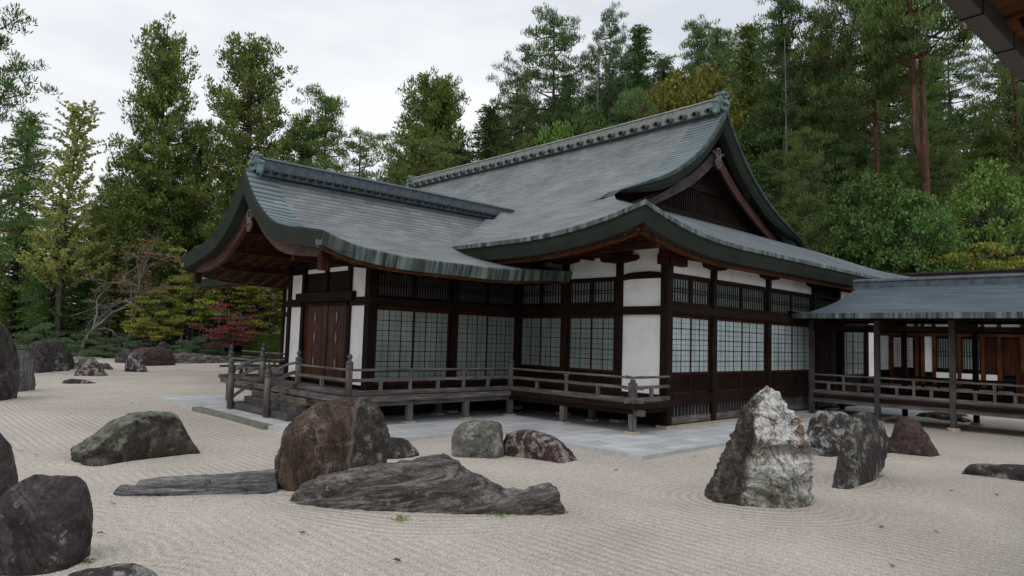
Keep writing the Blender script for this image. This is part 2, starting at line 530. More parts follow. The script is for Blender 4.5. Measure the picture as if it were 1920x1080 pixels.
while x < ER-.3:
    l0 = lift(x-EL)+lift(ER-x)
    MB().bar((x, EF+.2, Zs(.3)+l0*.95-.035), (x, .1, Zs(1.5)+l0*.75-.035), .075, .07).build('rafter', M['orange_y'], main_roof)
    x += .36
# eave fascia timber just inside the copper band
Pi = [(p[0]+(.30 if i < 60 else 0 if i < 129 else -.30), p[1]+(.30 if 59 <= i < 129 else 0), p[2]) for i, p in enumerate(P)]
MB().sweep(Pi, [(1,0,0) if i < 59 else (1,1,0) if i == 59 else (0,1,0) if i < 128 else (-1,1,0) if i == 128 else (-1,0,0) for i in range(len(P))],
           Bz, [(0,-.50),(.10,-.50),(.10,-.60),(0,-.60)]).build('eave_timber', M['orange_y'], main_roof)

# --- verge of the great gable
def gable_curve(zoff=0, d0=4.2, dtop=11.3, n=46):
    L = [(EL+d, H(d)+zoff) for d in np.linspace(d0, dtop, n)]
    Rr = [(ER-d, H(d)+zoff) for d in np.linspace(dtop, d0, n)][1:]
    return L+Rr
def curve_frames(c, y):
    P, A, Bn = [], [], []
    for i, (x, z) in enumerate(c):
        a, b_ = c[max(i-1, 0)], c[min(i+1, len(c)-1)]
        t = Vector((b_[0]-a[0], 0, b_[1]-a[1])).normalized()
        n_ = Vector((-t.z, 0, t.x))
        if abs(x-RX) < .01: n_ = Vector((0, 0, 1))*1.25
        k_ = .10+.90*smooth(4.0, 7.4, min(x-EL, ER-x))
        P.append((x, y, z)); A.append((0, -1, 0)); Bn.append(tuple(n_*k_))
    return P, A, Bn
vc = [(x, z+verge(0, min(x-EL, ER-x))) for x, z in gable_curve()]
P, A, Bn = curve_frames(vc, YG)
MB().sweep(P, A, Bn, [(-.05,-.004),(.02,.012),(.06,-.02),(.06,-.13),(.02,-.14),(-.30,-.14)]).build('verge_edge', M['lip'], main_roof, smooth=False)
MB().sweep(P, A, Bn, [(-.45,-.145),(-.02,-.145),(-.05,-.34),(-.14,-.50),(-.45,-.52)]).build('verge_band', M['fascia'], main_roof, smooth=False)
# underside of the overhanging gable roof
c2 = [(x, z-.50) for x, z in gable_curve(0, 4.4)]
MB().grid([[(x, y, z) for x, z in c2] for y in (YG+.2, YG+1.3)]).build('gable_soffit', M['dark_y'], main_roof, fix=False)
# barge boards
lo, hi_ = [], []
for s_ in (-1, 1):
    pts_t, pts_b = [], []
    for d in np.linspace(4.75, 11.3, 30):
        q = (d-4.75)/6.55
        x = EL+d if s_ < 0 else ER-d
        zb2 = H(d)-.80-1.12*q**3; wv = .28*math.sqrt(1+((H(d+.05)-H(d-.05))/.1)**2)+.08
        pts_t.append((x, min(H(d)-.42, zb2+wv))); pts_b.append((x, zb2))
    MB().poly(pts_t+pts_b[::-1], 'y', YG+.42, YG+.54).build('barge_board', M['barge_grey'] if s_ < 0 else M['barge'], main_roof)
# carved pendant below the apex
def pendant(cx, cz, sc, ax, t0, t1, parent):
    """carved gable pendant with two scroll fins and holes read as dark bosses"""
    half = [(0,.52),(.10,.50),(.20,.42),(.16,.33),(.24,.30),(.40,.34),(.50,.26),(.40,.20),(.28,.17),(.22,.08),(.15,.02),(.24,-.08),(.25,-.22),(.17,-.36),(.07,-.43),(0,-.50)]
    pts = [(cx+a*sc, cz+b*sc) for a, b in half]+[(cx-a*sc, cz+b*sc) for a, b in half[-2:0:-1]]
    o = MB().poly(pts, ax, t0, t1).build('pendant', M['ornament'], parent, bevel=.012)
    mb = MB()
    for a, b, r_ in ((0,.30,.11),(.10,-.16,.05),(-.10,-.16,.05),(.32,.26,.05),(-.32,.26,.05),(0,-.30,.04)):
        ring = [(cx+(a+r_*math.cos(t))*sc, cz+(b+r_*math.sin(t)*1.2)*sc) for t in np.linspace(0, 2*math.pi, 11)[:-1]]
        e = .012 if t1 > t0 else -.012
        mb.poly(ring, ax, t0-e, t0+e*2)
    mb.build('pendant_hole', M['black'], o)
    o2 = MB()
    ring = [(cx+.06*sc*math.cos(t), cz+(.30+.075*math.sin(t))*sc) for t in np.linspace(0, 2*math.pi, 7)[:-1]]
    o2.poly(ring, ax, t0-.03*(1 if t1 > t0 else -1), t0+.01).build('pendant_boss', M['ornament'], o)
    return o
pendant(RX, 9.58, .86, 'y', YG+.30, YG+.41, main_roof)
# latticed gable wall
gw = MB()
GYW = YG+1.05
c3 = [(x, z-.45) for x, z in gable_curve(0, 5.3, 11.3, 24)]
zb = H(GYW-EF)
gw.poly([(c3[0][0], zb-.3)]+c3+[(c3[-1][0], zb-.3)], 'y', GYW+.06, GYW+.12)
wall_g = gw.build('gable_wall', M['black'], main_roof)
mb = MB()
x = 4.2
while x < 13.9:
    d = min(x-EL, ER-x); zt = H(d)-.95
    if zt > zb+.1: mb.box(x-.035, x+.035, GYW, GYW+.05, zb-.1, zt)
    x += .155
mb.build('gable_lattice', M['slat'], wall_g)
MB().box(3.6, 14.4, GYW-.10, GYW+.02, zb-.05, zb+.14).box(7.35, 10.65, GYW-.06, GYW+.03, 8.35, 8.6).build('gable_beam', M['dark_x'], wall_g)

# --- ridges
def ridge(path, ax, wd, ht, name, parent, tiles, mt, skirt=True, r=.10, t0=0, t1=1e9):
    """stacked box ridge with a rounded top and a row of round tile ends down each side"""
    P = [Vector(p) for p in path]
    side = Vector((0, 1, 0)) if ax == 'x' else Vector((1, 0, 0))
    prof = [(-wd/2-.07,-.10),(-wd/2-.07,.06),(-wd/2,.08),(-wd/2*.93,ht*.80),(-wd/2-.03,ht*.82),(-wd/2*.6,ht),(0,ht*1.07),(wd/2*.6,ht),(wd/2+.03,ht*.82),(wd/2*.93,ht*.80),(wd/2,.08),(wd/2+.07,.06),(wd/2+.07,-.10)]
    o = MB().sweep(P, [side]*len(P), [(0,0,1)]*len(P), prof).build(name, mt, parent)
    L = sum((b_-a).length for a, b_ in zip(P, P[1:])); n = int(L/tiles); first = {}
    for k in range(n):
        t = (k+.5)/n*(len(P)-1); i = min(int(t), len(P)-2); c = P[i].lerp(P[i+1], t-i)
        for s_ in (-1, 1):
            a = c+side*s_*(wd/2+.02)+Vector((0, 0, .05)); b_ = c+side*s_*(wd/2+.20)+Vector((0, 0, -.02))
            if s_ not in first:
                q = MB().tube([a-c, b_-c], r, 10); nf = len(q.f)
                e = (b_-a).normalized()
                q.tube([b_-c+e*.001, b_-c+e*.004], r*.66, 10)  # black disc paints the darkness inside the hollow tile mouth
                for z_ in range(nf, len(q.f)): q.mi[z_] = 1
                w_ = tiles*.30
                d1 = Vector((w_, 0, 0)) if ax == 'x' else Vector((0, w_, 0))
                for g_ in (-1, 1): q.bar(a-c+d1*g_*.55+Vector((0,0,.02)), b_-c+d1*g_*.55+Vector((0,0,.01)), w_*1.0, r*.7)
                t_ = q.build('ridge_tile_end', [M['ridge_tile'] if tiles > .4 else M['ridge_tile_dark'], M['black']], o, fix=False); first[s_] = t_
                t_.location = c
            else:
                t_ = first[s_].copy(); COL.objects.link(t_); t_.location = c
    return o
zr = 11.38
rp = [(RX, y, zr+.02+.10*((1-(y-YG)/21)**4)) for y in np.linspace(YG+.25, 24.5, 30)]
mr = ridge(rp, 'y', .46, .52, 'main_ridge', hall, .60, M['ridge_grey'], r=.125)
def ridge_end(c, ax, s_, sc, parent):
    """end tile: tall block with curled feet and a crest"""
    f = lambda a, b, z: ((c[0]+a*s_*sc, c[1]+b*sc) if ax == 'x' else (c[0]+b*sc, c[1]+a*s_*sc))+(c[2]+z*sc,)
    mb = MB()
    def bx(a0, a1, b0, b1, z0, z1):
        p, q = f(a0, b0, z0), f(a1, b1, z1); mb.box(p[0], q[0], p[1], q[1], p[2], q[2])
    bx(-.12, .16, -.26, .26, .0, .66)
    bx(-.16, .22, -.31, .31, .62, .72)
    bx(.05, .22, -.12, .12, .50, .80)
    for sgn in (-1, 1):
        bx(-.16, .10, sgn*.30, sgn*.46, -.14, .30)
        mb.tube([f(-.16, sgn*.40, .34), f(.12, sgn*.40, .34)], .11*sc, 10)
        mb.tube([f(.16, sgn*.17, .30), f(.27, sgn*.17, .32)], .09*sc, 10)
        mb.tube([f(.0, sgn*.42, -.12), f(.0, sgn*.52, -.22), f(.0, sgn*.46, -.30)], [.10*sc,.07*sc,.03*sc], 8)
        mb.tube([f(.08, sgn*.16, .74), f(.2, sgn*.20, .76)], .055*sc, 8)
    mb.tube([f(.16, 0, .30), f(.30, 0, .34)], .13*sc, 10)
    mb.build('ridge_end_tile', M['copper'], parent, bevel=.015)
ridge_end((RX, YG+.22, zr+.12), 'y', -1, .92, mr)
ridge_end((RX, 24.5, zr+.05), 'y', 1, .85, mr)

# --- wing roof
WXE = 2.6
wr = MB()
dw = list(np.linspace(0, WE, 40)); LW = arc(Wp, dw)
def zw(x, d):
    z = Wp(d)+wlift(x)*(1-smooth(0, 3.2, d))
    z += (.05+.06*(1-d/WE))*(1-min(1, (x-WX0)/.9))**1.5
    return z
xs = list(WX0+np.array([0,.06,.15,.3,.5,.7,.9]))+list(np.linspace(WX0+1.2, WXE, 46))
for s_ in (-1, 1):
    P = [[(x, WY+s_*(WE-d), zw(x, d)) for x in xs] for d in dw]
    wr.grid(P, lambda i, j: (xs[j], LW[i]+zw(xs[j], dw[i])-Wp(dw[i])), flip=s_ > 0, mif=lambda i, j: 1 if j < 6 else 0)
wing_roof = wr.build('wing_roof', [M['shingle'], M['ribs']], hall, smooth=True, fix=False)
for s_ in (-1, 1):
    P = [(x, WY+s_*WE, zw(x, 0)) for x in np.linspace(WX0, .02 if s_ < 0 else .0, 50)]
    MB().sweep(P, [(0, s_, 0)]*len(P), [(0,0,1)]*len(P), [(-.3,.004),(.02,.01),(.03,-.02),(-.04,-.30),(-.3,-.31)]).build('wing_eave_edge', M['patina'], wing_roof)
    MB().sweep(P, [(0, s_, 0)]*len(P), [(0,0,1)]*len(P), [(-.22,-.315),(-.10,-.315),(-.10,-.365),(-.22,-.365)]).build('wing_eave_timber', M['orange_x'], wing_roof)
wc = [(WY-WE+d, zw(WX0, d)) for d in dw]+[(WY+WE-d, zw(WX0, d)) for d in dw[::-1]][1:]
P, A, Bn = [], [], []
for i, (y, z) in enumerate(wc):
    a, b_ = wc[max(i-1, 0)], wc[min(i+1, len(wc)-1)]
    t = Vector((0, b_[0]-a[0], b_[1]-a[1])).normalized(); n_ = Vector((0, -t.z, t.y))
    if abs(y-WY) < .01: n_ = Vector((0, 0, 1.25))
    P.append((WX0, y, z)); A.append((-1, 0, 0)); Bn.append(tuple(n_))
MB().sweep(P, A, Bn, [(-.05,-.006),(.0,.008),(.03,-.03),(-.03,-.40),(-.40,-.41),(-.30,-.2)]).build('wing_verge_band', M['fascia'], wing_roof)
# soffit, purlins and rafters under the wing gable
P = [[(x, y, z-.40) for y, z in wc] for x in (WX0+.15, -4)]
MB().grid(P).build('wing_soffit', M['orange_y'], wing_roof, fix=False)
for s_ in (-1, 1):
    MB().grid([[(x, WY+s_*(WE-d), zw(x, d)-.345+.05*d) for x in np.linspace(WX0+.3, .05, 40)] for d in (.1, 1.2, 2.4)]).build('wing_eave_soffit', M['red_y'], wing_roof, fix=False)
x = WX0+.55
while x < -.1:                      # rafters with ends that show below the eave
    for s_ in (-1, 1):
        pts = [(x, WY+s_*(WE-d), zw(x, d)-.40-.015+.05*min(d, 1)) for d in (.28, .9, 1.6, 2.3, 3.0, 3.6, 4.2)]
        mb = MB()
        for a, b_ in zip(pts, pts[1:]): mb.bar(a, b_, .08, .10)
        mb.build('rafter', M['orange_y'], wing_roof)
    x += .46
mb = MB()
for d in (2.25, 3.1, 3.75):
    for s_ in (-1, 1):
        y = WY+s_*(WE-d); z = Wp(d)-.62
        mb.box(WX0+.42, -5.2, y-.08, y+.08, z-.10, z+.08)
mb.box(WX0+.42, -5.2, WY-.09, WY+.09, 5.55, 5.75)
mb.build('purlin', M['red_x'], wing_roof)
for s_ in (-1, 1):
    pt, pb = [], []
    for d in np.linspace(.55, WE, 30):
        q = (d-.55)/(WE-.55)
        y = WY+s_*(WE-d)
        z_ = zw(WX0, d)-.36-.30*q**2; pt.append((y, z_)); pb.append((y, z_-.25-.10*q))
    MB().poly(pt+pb[::-1], 'x', WX0+.28, WX0+.40).build('barge_board', M['barge'], wing_roof)
    MB().box(WX0+.25, WX0+.43, WY+s_*(WE-.66), WY+s_*(WE-.46), 3.66, 4.02).build('barge_board_cap', M['red_z'], wing_roof)
pendant(WY, 5.16, .60, 'x', WX0+.20, WX0+.27, wing_roof)
# wing ridge: ribbed box with small round bosses, curled end tile
wrp = [(x, WY, 6.50) for x in np.linspace(WX0+.35, 1.75, 20)]
wrg = ridge(wrp, 'x', .34, .42, 'wing_ridge', hall, .26, M['ridge_dark'], r=.05)
ridge_end((WX0+.32, WY, 6.52), 'x', -1, .62, wrg)

# ================================================================== walls
def col(x, y, z0, z1, w_=.22, mt='dark_z', name='column'):
    return MB().box(x-w_/2, x+w_/2, y-w_/2, y+w_/2, z0, z1).build(name, M[mt], hall, bevel=.012)
cols = [(0,0,4.55),(0,1.50,4.60),(0,3.48,4.5),(0,5.5,4.5),(2.25,0,4.5),(5.54,0,4.5),(8.90,0,4.5),(11.05,0,4.5),(13.8,0,4.5),(15.1,0,4.5),
        (-5.42,5.5,4.25),(-2.65,5.5,4.25),(-5.42,10.04,4.25),(-2.65,10.04,4.2)]
for x, y, z in cols:
    MB().box(x-.17, x+.17, y-.17, y+.17, POD-.004, POD+.07).build('column_stone', mat_plain('pale_footing_stone', (.42,.36,.27), .9, .2, 9) if 'footing' not in M else M['footing'], hall)
    if 'footing' not in M: M['footing'] = bpy.data.materials['pale_footing_stone']
    col(x, y, POD+.07, z, .24 if (x, y) in ((0,0),(-5.42,5.5)) else .20)

def wall_fr(ax, c, s_):
    """maps (u, depth, z) to world; u along the wall, depth positive outwards (s_)"""
    if ax == 'y': return lambda u, d, z: (u, c+s_*d, z)
    return lambda u, d, z: (c+s_*d, u, z)
def wbox(mb, F, u0, u1, d0, d1, z0, z1):
    p, q = F(u0, d0, z0), F(u1, d1, z1)
    mb.box(p[0], q[0], p[1], q[1], p[2], q[2])
def shoji(F, u0, u1, z0, z1, nw, name='shoji_window', rows=5, koshi=None, pane='pane', mullions=2, parent=None, wood='dark_z', slats='slat'):
    """sliding papered lights: frame > pane, lattice, lower louvred panel"""
    parent = parent or hall
    fr = MB()
    n = mullions; wd = (u1-u0)/n
    for k in range(n):
        a, b_ = u0+k*wd, u0+(k+1)*wd; dd = .03 if k % 2 == 0 else -.015
        wbox(fr, F, a, a+.045, dd-.02, dd+.02, z0, z1); wbox(fr, F, b_-.045, b_, dd-.02, dd+.02, z0, z1)
        wbox(fr, F, a+.045, b_-.045, dd-.02, dd+.018, z1-.05, z1)
        wbox(fr, F, a+.045, b_-.045, dd-.02, dd+.018, z0, z0+.06)
        if koshi: wbox(fr, F, a+.045, b_-.045, dd-.02, dd+.018, koshi-.03, koshi+.03)
    f = fr.build(name, M['red_z'], parent)
    zb_ = (koshi+.03) if koshi else z0+.06
    pn = MB()
    for k in range(n):
        dd = .03 if k % 2 == 0 else -.015
        a, b_ = u0+k*wd+.045, u0+(k+1)*wd-.045
        wbox(pn, F, a, b_, dd-.012, dd-.004, zb_, z1-.05)
    pn.build('pane', M[pane], f)
    lt = MB()
    for k in range(n):
        dd = .03 if k % 2 == 0 else -.015
        a, b_ = u0+k*wd+.045, u0+(k+1)*wd-.045
        for q in range(1, nw):
            u = a+(b_-a)*q/nw; wbox(lt, F, u-.008, u+.008, dd+.0, dd+.013, zb_, z1-.05)
        for q in range(1, rows):
            z = zb_+(z1-.05-zb_)*q/rows; wbox(lt, F, a, b_, dd+.0, dd+.012, z-.008, z+.008)
        # thinner inner screen seen through the glass
        for q in range(nw):
            u = a+(b_-a)*(q+.5)/nw; wbox(lt, F, u-.0035, u+.0035, dd-.0035, dd+.001, zb_, z1-.05)
        for q in range(rows):
            z = zb_+(z1-.05-zb_)*(q+.5)/rows; wbox(lt, F, a, b_, dd-.0035, dd+.001, z-.0035, z+.0035)
    lt.build('lattice', M[slats], f)
    if koshi:
        kb = MB()
        for k in range(n):
            dd = .03 if k % 2 == 0 else -.015
            a, b_ = u0+k*wd+.045, u0+(k+1)*wd-.045
            wbox(kb, F, a, b_, dd-.012, dd-.004, z0+.06, koshi-.03)
            nl = 11
            for q in range(nl):
                z = z0+.08+(koshi-.05-z0-.08)*q/(nl-1); wbox(kb, F, a, b_, dd-.003, dd+.012, z-.010, z+.010)
        kb.build('louvre_panel', M['dark_x'], f)
    return f
def transom(F, u0, u1, z0, z1, name='transom', parent=None, n=2, sp=.085, pane='pane'):
    parent = parent or hall
    mb = MB(); wd = (u1-u0)/n
    for k in range(n):
        a, b_ = u0+k*wd, u0+(k+1)*wd
        wbox(mb, F, a, a+.05, -.03, .03, z0, z1); wbox(mb, F, b_-.05, b_, -.03, .03, z0, z1)
        wbox(mb, F, a+.05, b_-.05, -.03, .028, z0, z0+.04); wbox(mb, F, a+.05, b_-.05, -.03, .028, z1-.04, z1)
    f = mb.build(name, M['dark_z'], parent)
    mb = MB()
    for k in range(n):
        a, b_ = u0+k*wd+.05, u0+(k+1)*wd-.05
        m_ = max(2, int((b_-a)/sp))
        for q in range(m_):
            u = a+(b_-a)*(q+.5)/m_; wbox(mb, F, u-.016, u+.016, -.014, .006, z0+.04, z1-.04)
        for q in (.44, .56):
            z = z0+(z1-z0)*q; wbox(mb, F, a, b_, .0, .022, z-.010, z+.010)
    mb.build('lattice', M['slat'], f)
    mb = MB(); wbox(mb, F, u0+.05, u1-.05, -.026, -.018, z0+.04, z1-.04); mb.build('pane', M[pane], f)
    return f
def panel(F, u0, u1, z0, z1, d=.0, name='plaster_panel', mt='plaster', parent=None, dep=.05):
    mb = MB(); wbox(mb, F, u0, u1, d-dep, d, z0, z1); return mb.build(name, M[mt], parent or hall)
def beam(F, u0, u1, z0, z1, d0=-.06, d1=.10, name='beam', mt='dark_x', parent=None, bevel=.008):
    mb = MB(); wbox(mb, F, u0, u1, d0, d1, z0, z1); return mb.build(name, M[mt], parent or hall, bevel=bevel)
def slats(F, u0, u1, z0, z1, sp, name, mt, parent=None, w_=.04):
    mb = MB(); n = int((u1-u0)/sp)
    for q in range(n):
        u = u0+(u1-u0)*(q+.5)/n; wbox(mb, F, u-w_/2, u+w_/2, -.02, .03, z0, z1)
    return mb.build(name, M[mt], parent or hall)

# dark core so nothing shines through the walls
MB().box(.12, 15.0, .10, 21.9, .12, 4.6).box(-5.30, .12, 5.62, 9.92, .12, 4.3).build('interior', M['black'], hall)
# ---- right-hand front (faces -Y)
F = wall_fr('y', 0, -1)
bays = [(.12, 2.13, 2), (2.37, 5.42, 3), (5.66, 8.78, 3)]
for i, (a, b_, nw) in enumerate(bays):
    shoji(F, a+.03, b_-.03, .94, 3.00, nw, rows=5, koshi=1.49, pane='pane_lit')
    transom(F, a+.02, b_-.02, 3.33, 4.02, pane='pane', sp=.115)
    panel(F, a, b_, 4.11, 4.52)
    beam(F, a, b_, .655, .935, -.06, .075, 'sill_beam', 'dark_x')
    beam(F, a, b_, .19, .37, -.04, .05, 'ground_board', 'grey_x')
    slats(F, a, b_, .37, .655, .155, 'underfloor_lattice', 'greyslat')
for a, b_ in ((-.1, 10.95),):
    beam(F, a, b_, 3.05, 3.27, -.06, .125, 'lintel', 'dark_x')
    beam(F, a+.22, b_, 3.27, 3.33, -.04, .05, 'lintel_rail', 'dark_x')
    beam(F, a+.22, b_, 3.00, 3.05, -.04, .05, 'head_rail', 'red_x')
    beam(F, a+.22, b_, 4.02, 4.11, -.05, .06, 'wall_plate', 'dark_x')
    beam(F, -.25, 15.3, 4.52, 4.80, -.10, .14, 'eave_beam', 'red_x')
MB().box(-.10, 9.1, -.15, .14, POD-.003, .158).build('stone_sill', M['footing'], hall)
# beyond the corridor: boarded wall, another shoji, white panel
mb = MB()
for k in range(7):
    u = 9.02+k*.276; wbox(mb, F, u, u+.27, -.03, .02+.004*(k % 2), .94, 3.0)
mb.build('board_wall', M['dark_z'], hall)
shoji(F, 11.2, 13.7, 1.25, 3.0, 2, rows=4)
panel(F, 11.15, 13.7, 3.3, 4.4); panel(F, 13.9, 15.0, 1.2, 3.0); panel(F, 13.9, 15.0, 3.2, 4.4)
beam(F, 11.0, 15.1, 3.04, 3.26, -.06, .10, 'lintel'); beam(F, 9.0, 15.1, .66, .93, -.06, .09, 'sill_beam')
beam(F, 9.0, 15.1, .2, .4, -.06, .03, 'ground_board', 'grey_x')
# ---- left front of the main hall (faces -X)
F = wall_fr('x', 0, -1)
panel(F, .12, 1.40, .90, 3.01); panel(F, .12, 1.40, 3.23, 3.97); panel(F, .10, 1.40, 4.10, 5.02)
for a, b_ in ((1.60, 3.38), (3.58, 5.40)):
    shoji(F, a+.03, b_-.03, .94, 2.96, 2, rows=5, koshi=1.45)
    transom(F, a+.02, b_-.02, 3.33, 3.98, pane='pane', sp=.10)
    panel(F, a, b_, 4.06, 4.62)
    beam(F, a, b_, 3.98, 4.06, -.05, .05, 'wall_plate', 'dark_y')
beam(F, -.1, 5.42, 3.01, 3.23, -.06, .115, 'lintel', 'dark_y')
beam(F, 1.6, 5.4, 3.23, 3.33, -.05, .04, 'lintel_rail', 'dark_y')
beam(F, 1.6, 5.4, 2.96, 3.01, -.05, .05, 'head_rail', 'red_y')
beam(F, .1, 5.4, .78, .94, -.06, .06, 'floor_sill', 'dark_y')
slats(F, .1, 5.4, .40, .74, .155, 'underfloor_lattice', 'slat'); beam(F, .1, 5.4, .2, .40, -.04, .04, 'ground_board', 'dark_y')
for a, b_ in ((10.15, 13.8), (14.0, 17.8), (18.0, 19.9), (20.1, 21.9)):
    panel(F, a, b_, .90, 3.01); panel(F, a, b_, 3.23, 3.60); panel(F, a, b_, 3.72, 4.4)
    col(0, b_+.1, POD, 4.5)
beam(F, 10.1, 22, 3.01, 3.23, -.06, .115, 'lintel', 'dark_y')
# curved tie beam over the white panel
pts = [(.12,3.97),(.25,3.985),(.5,3.99),(1.0,3.985),(1.25,3.96),(1.40,3.94),(1.40,4.06),(1.25,4.12),(1.0,4.15),(.5,4.155),(.25,4.13),(.12,4.08)]
MB().poly(pts, 'x', .02, -.09).build('curved_tie_beam', M['dark_y'], hall)
# beams, brackets and beam ends under the main eaves
def bracket(F, u, z, l=.55, name='bracket', hh=.17):
    mb = MB()
    prof = [(-l,z+hh),(-l,z+hh*.55),(-l*.86,z+hh*.25),(-l*.6,z+.03),(-l*.3,z),(l*.3,z),(l*.6,z+.03),(l*.86,z+hh*.25),(l,z+hh*.55),(l,z+hh)]
    p, q = F(0, -.08, 0), F(0, .155, 0)
    ax = 'y' if abs(p[0]) < 1e-9 and abs(q[0]) < 1e-9 else 'x'
    if p[0] != q[0]: mb.poly([(u+a, b_) for a, b_ in prof], 'x', p[0], q[0])
    else: mb.poly([(u+a, b_) for a, b_ in prof], 'y', p[1], q[1])
    return mb.build(name, M['red_y'] if p[0] != q[0] else M['red_x'], hall)
Ff = wall_fr('y', 0, -1)
for u in (2.25, 5.54, 8.9): bracket(Ff, u, 4.35)
mb = MB().box(-.05, .70, -.17, .12, 4.30, 4.52).build('bracket', M['red_x'], hall)
bracket(F, 1.5, 4.43, .62)
bracket(F, 5.3, 4.43, .62)
bracket(F, 3.48, 4.50, .5)
MB().box(-.15, .13, -.12, .22, 4.32, 4.60).build('corner_bracket', M['red_y'], hall, bevel=.01)
MB().box(-.16, .12, 1.1, 1.9, 4.60, 4.80).build('bracket_block', M['red_y'], hall, bevel=.01)
beam(F, 1.3, 6.0, 4.62, 4.86, -.1, .13, 'eave_beam', 'red_y')
beam(F, .1, 1.3, 4.86, 5.02, -.1, .12, 'eave_beam', 'red_y')
# outer eave purlin and arms carrying it
mb = MB().box(-1.35, -1.20, -.6, 6.2, 4.56, 4.72); mb.build('eave_purlin', M['red_y'], hall, bevel=.01)
for y in (1.5, 2.5, 3.48, 4.5): MB().box(-1.5, .05, y-.07, y+.07, 4.56, 4.69).build('bracket_arm', M['red_x'], hall, bevel=.01)
MB().bar((.1, .1, 4.75), (-1.65, -.62, 4.82), .17, .20).build('hip_rafter', M['red_x'], hall, bevel=.01)
mb = MB().box(-1.2, 15.5, -.62, -.50, 4.62, 4.76); mb.build('eave_purlin', M['red_x'], hall, bevel=.01)
for x in (2.25, 5.54, 8.9): MB().box(x-.07, x+.07, -.66, .05, 4.56, 4.66).build('bracket_arm', M['red_y'], hall)

# ---- wing side (faces -Y at y = 5.5)
F = wall_fr('y', 5.5, -1)
for a, b_ in ((-5.30, -2.75), (-2.55, -.10)):
    shoji(F, a+.03, b_-.03, .96, 2.97, 3, rows=7)
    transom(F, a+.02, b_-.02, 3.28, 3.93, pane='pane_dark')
    panel(F, a, b_, 3.98, 4.24)
    beam(F, a, b_, .80, .96, -.06, .06, 'floor_sill', 'dark_x')
beam(F, -5.50, -.1, 3.03, 3.25, -.06, .12, 'lintel', 'dark_x')
beam(F, -5.3, -.1, 2.97, 3.03, -.05, .05, 'head_rail', 'red_x')
beam(F, -5.3, -.1, 3.93, 3.98, -.05, .05, 'wall_plate', 'dark_x')
beam(F, -5.6, .1, 4.20, 4.36, -.08, .12, 'eave_beam', 'red_x')
slats(F, -5.3, -.1, .40, .78, .155, 'underfloor_lattice', 'slat'); beam(F, -5.3, -.1, .2, .40, -.04, .04, 'ground_board', 'dark_x')
# projecting rafter beams below the eave
for x in np.arange(-4.95, -.2, .72): MB().box(x-.06, x+.06, 4.25, 5.45, 4.05, 4.15).build('projecting_beam', M['red_y'], hall, bevel=.008)
# ---- wing end with the double doors (faces -X at x = -5.42)
F = wall_fr('x', -5.42, -1)
for a, b_ in ((5.62, 6.36), (9.18, 9.93)):
    panel(F, a, b_, .92, 3.03, .05); panel(F, a, b_, 3.26, 4.10 if a < 7 else 4.0, .05)
beam(F, 5.3, 6.5, 3.03, 3.24, -.05, .13, 'lintel', 'dark_y'); beam(F, 9.05, 10.25, 3.03, 3.24, -.05, .13, 'lintel', 'dark_y')
for y in (6.44, 9.10): MB().box(-5.55, -5.33, y-.08, y+.08, .9, 4.2).build('door_jamb', M['dark_z'], hall, bevel=.01)
beam(F, 6.15, 9.40, 3.16, 3.42, -.05, .20, 'door_header', 'dark_y')
beam(F, 6.52, 9.02, 3.04, 3.16, -.05, .08, 'door_head_rail', 'dark_y')
for y0, y1 in ((6.53, 7.69), (7.85, 9.01)):
    fr = MB(); wbox(fr, F, y0, y1, -.03, .02, 3.43, 3.99)
    t_ = fr.build('transom_screen', M['slat'], hall)
    mb = MB()
    for r_ in range(6):
        for k in range(11):
            yy = y0+.1+(y1-y0-.2)*k/10+(.03 if r_ % 2 else 0); zz = 3.49+.085*r_
            wbox(mb, F, yy-.022, yy+.022, .016, .034, zz-.018, zz+.018)
    mb.build('screen_hole', M['black'], t_)
    panel(F, y0, y1, 4.01, 4.13, .03)
MB().box(-5.52, -5.35, 7.69, 7.85, 3.42, 4.9).build('centre_post', M['dark_z'], hall)
beam(F, 5.2, 10.35, 4.14, 4.32, -.05, .09, 'gable_tie_beam', 'dark_y')
MB().poly([(5.6,4.32),(7.77,6.05),(9.95,4.32)], 'x', -5.36, -5.30).build('gable_wall', M['dark_y'], hall)
for k, (y0, y1) in enumerate(((6.53, 7.765), (7.775, 9.01))):
    mb = MB(); n = 5; wd = (y1-y0)/n
    for q in range(n): wbox(mb, F, y0+q*wd+.004, y0+(q+1)*wd-.004, -.02, .03+.005*(q % 2), .92, 3.04)
    wbox(mb, F, y0, y0+.09, .03, .055, .92, 3.04); wbox(mb, F, y1-.09, y1, .03, .055, .92, 3.04)
    d_ = mb.build('door', M['door'], hall)
    cy_ = (y0+y1)/2
    for zc in (2.72, 2.14, 1.42):
        lens = [(cy_-.045,zc),(cy_-.03,zc+.10),(cy_,zc+.17),(cy_+.03,zc+.10),(cy_+.045,zc),(cy_+.03,zc-.10),(cy_,zc-.17),(cy_-.03,zc-.10)]
        MB().poly(lens, 'x', -5.458, -5.470).build('door_fitting', M['brass'], d_)
# far side of the wing
F = wall_fr('y', 10.04, 1)
panel(F, -5.3, -2.75, .9, 3.0); panel(F, -5.3, -2.75, 3.2, 4.1); panel(F, -2.55, .1, .9, 4.1)
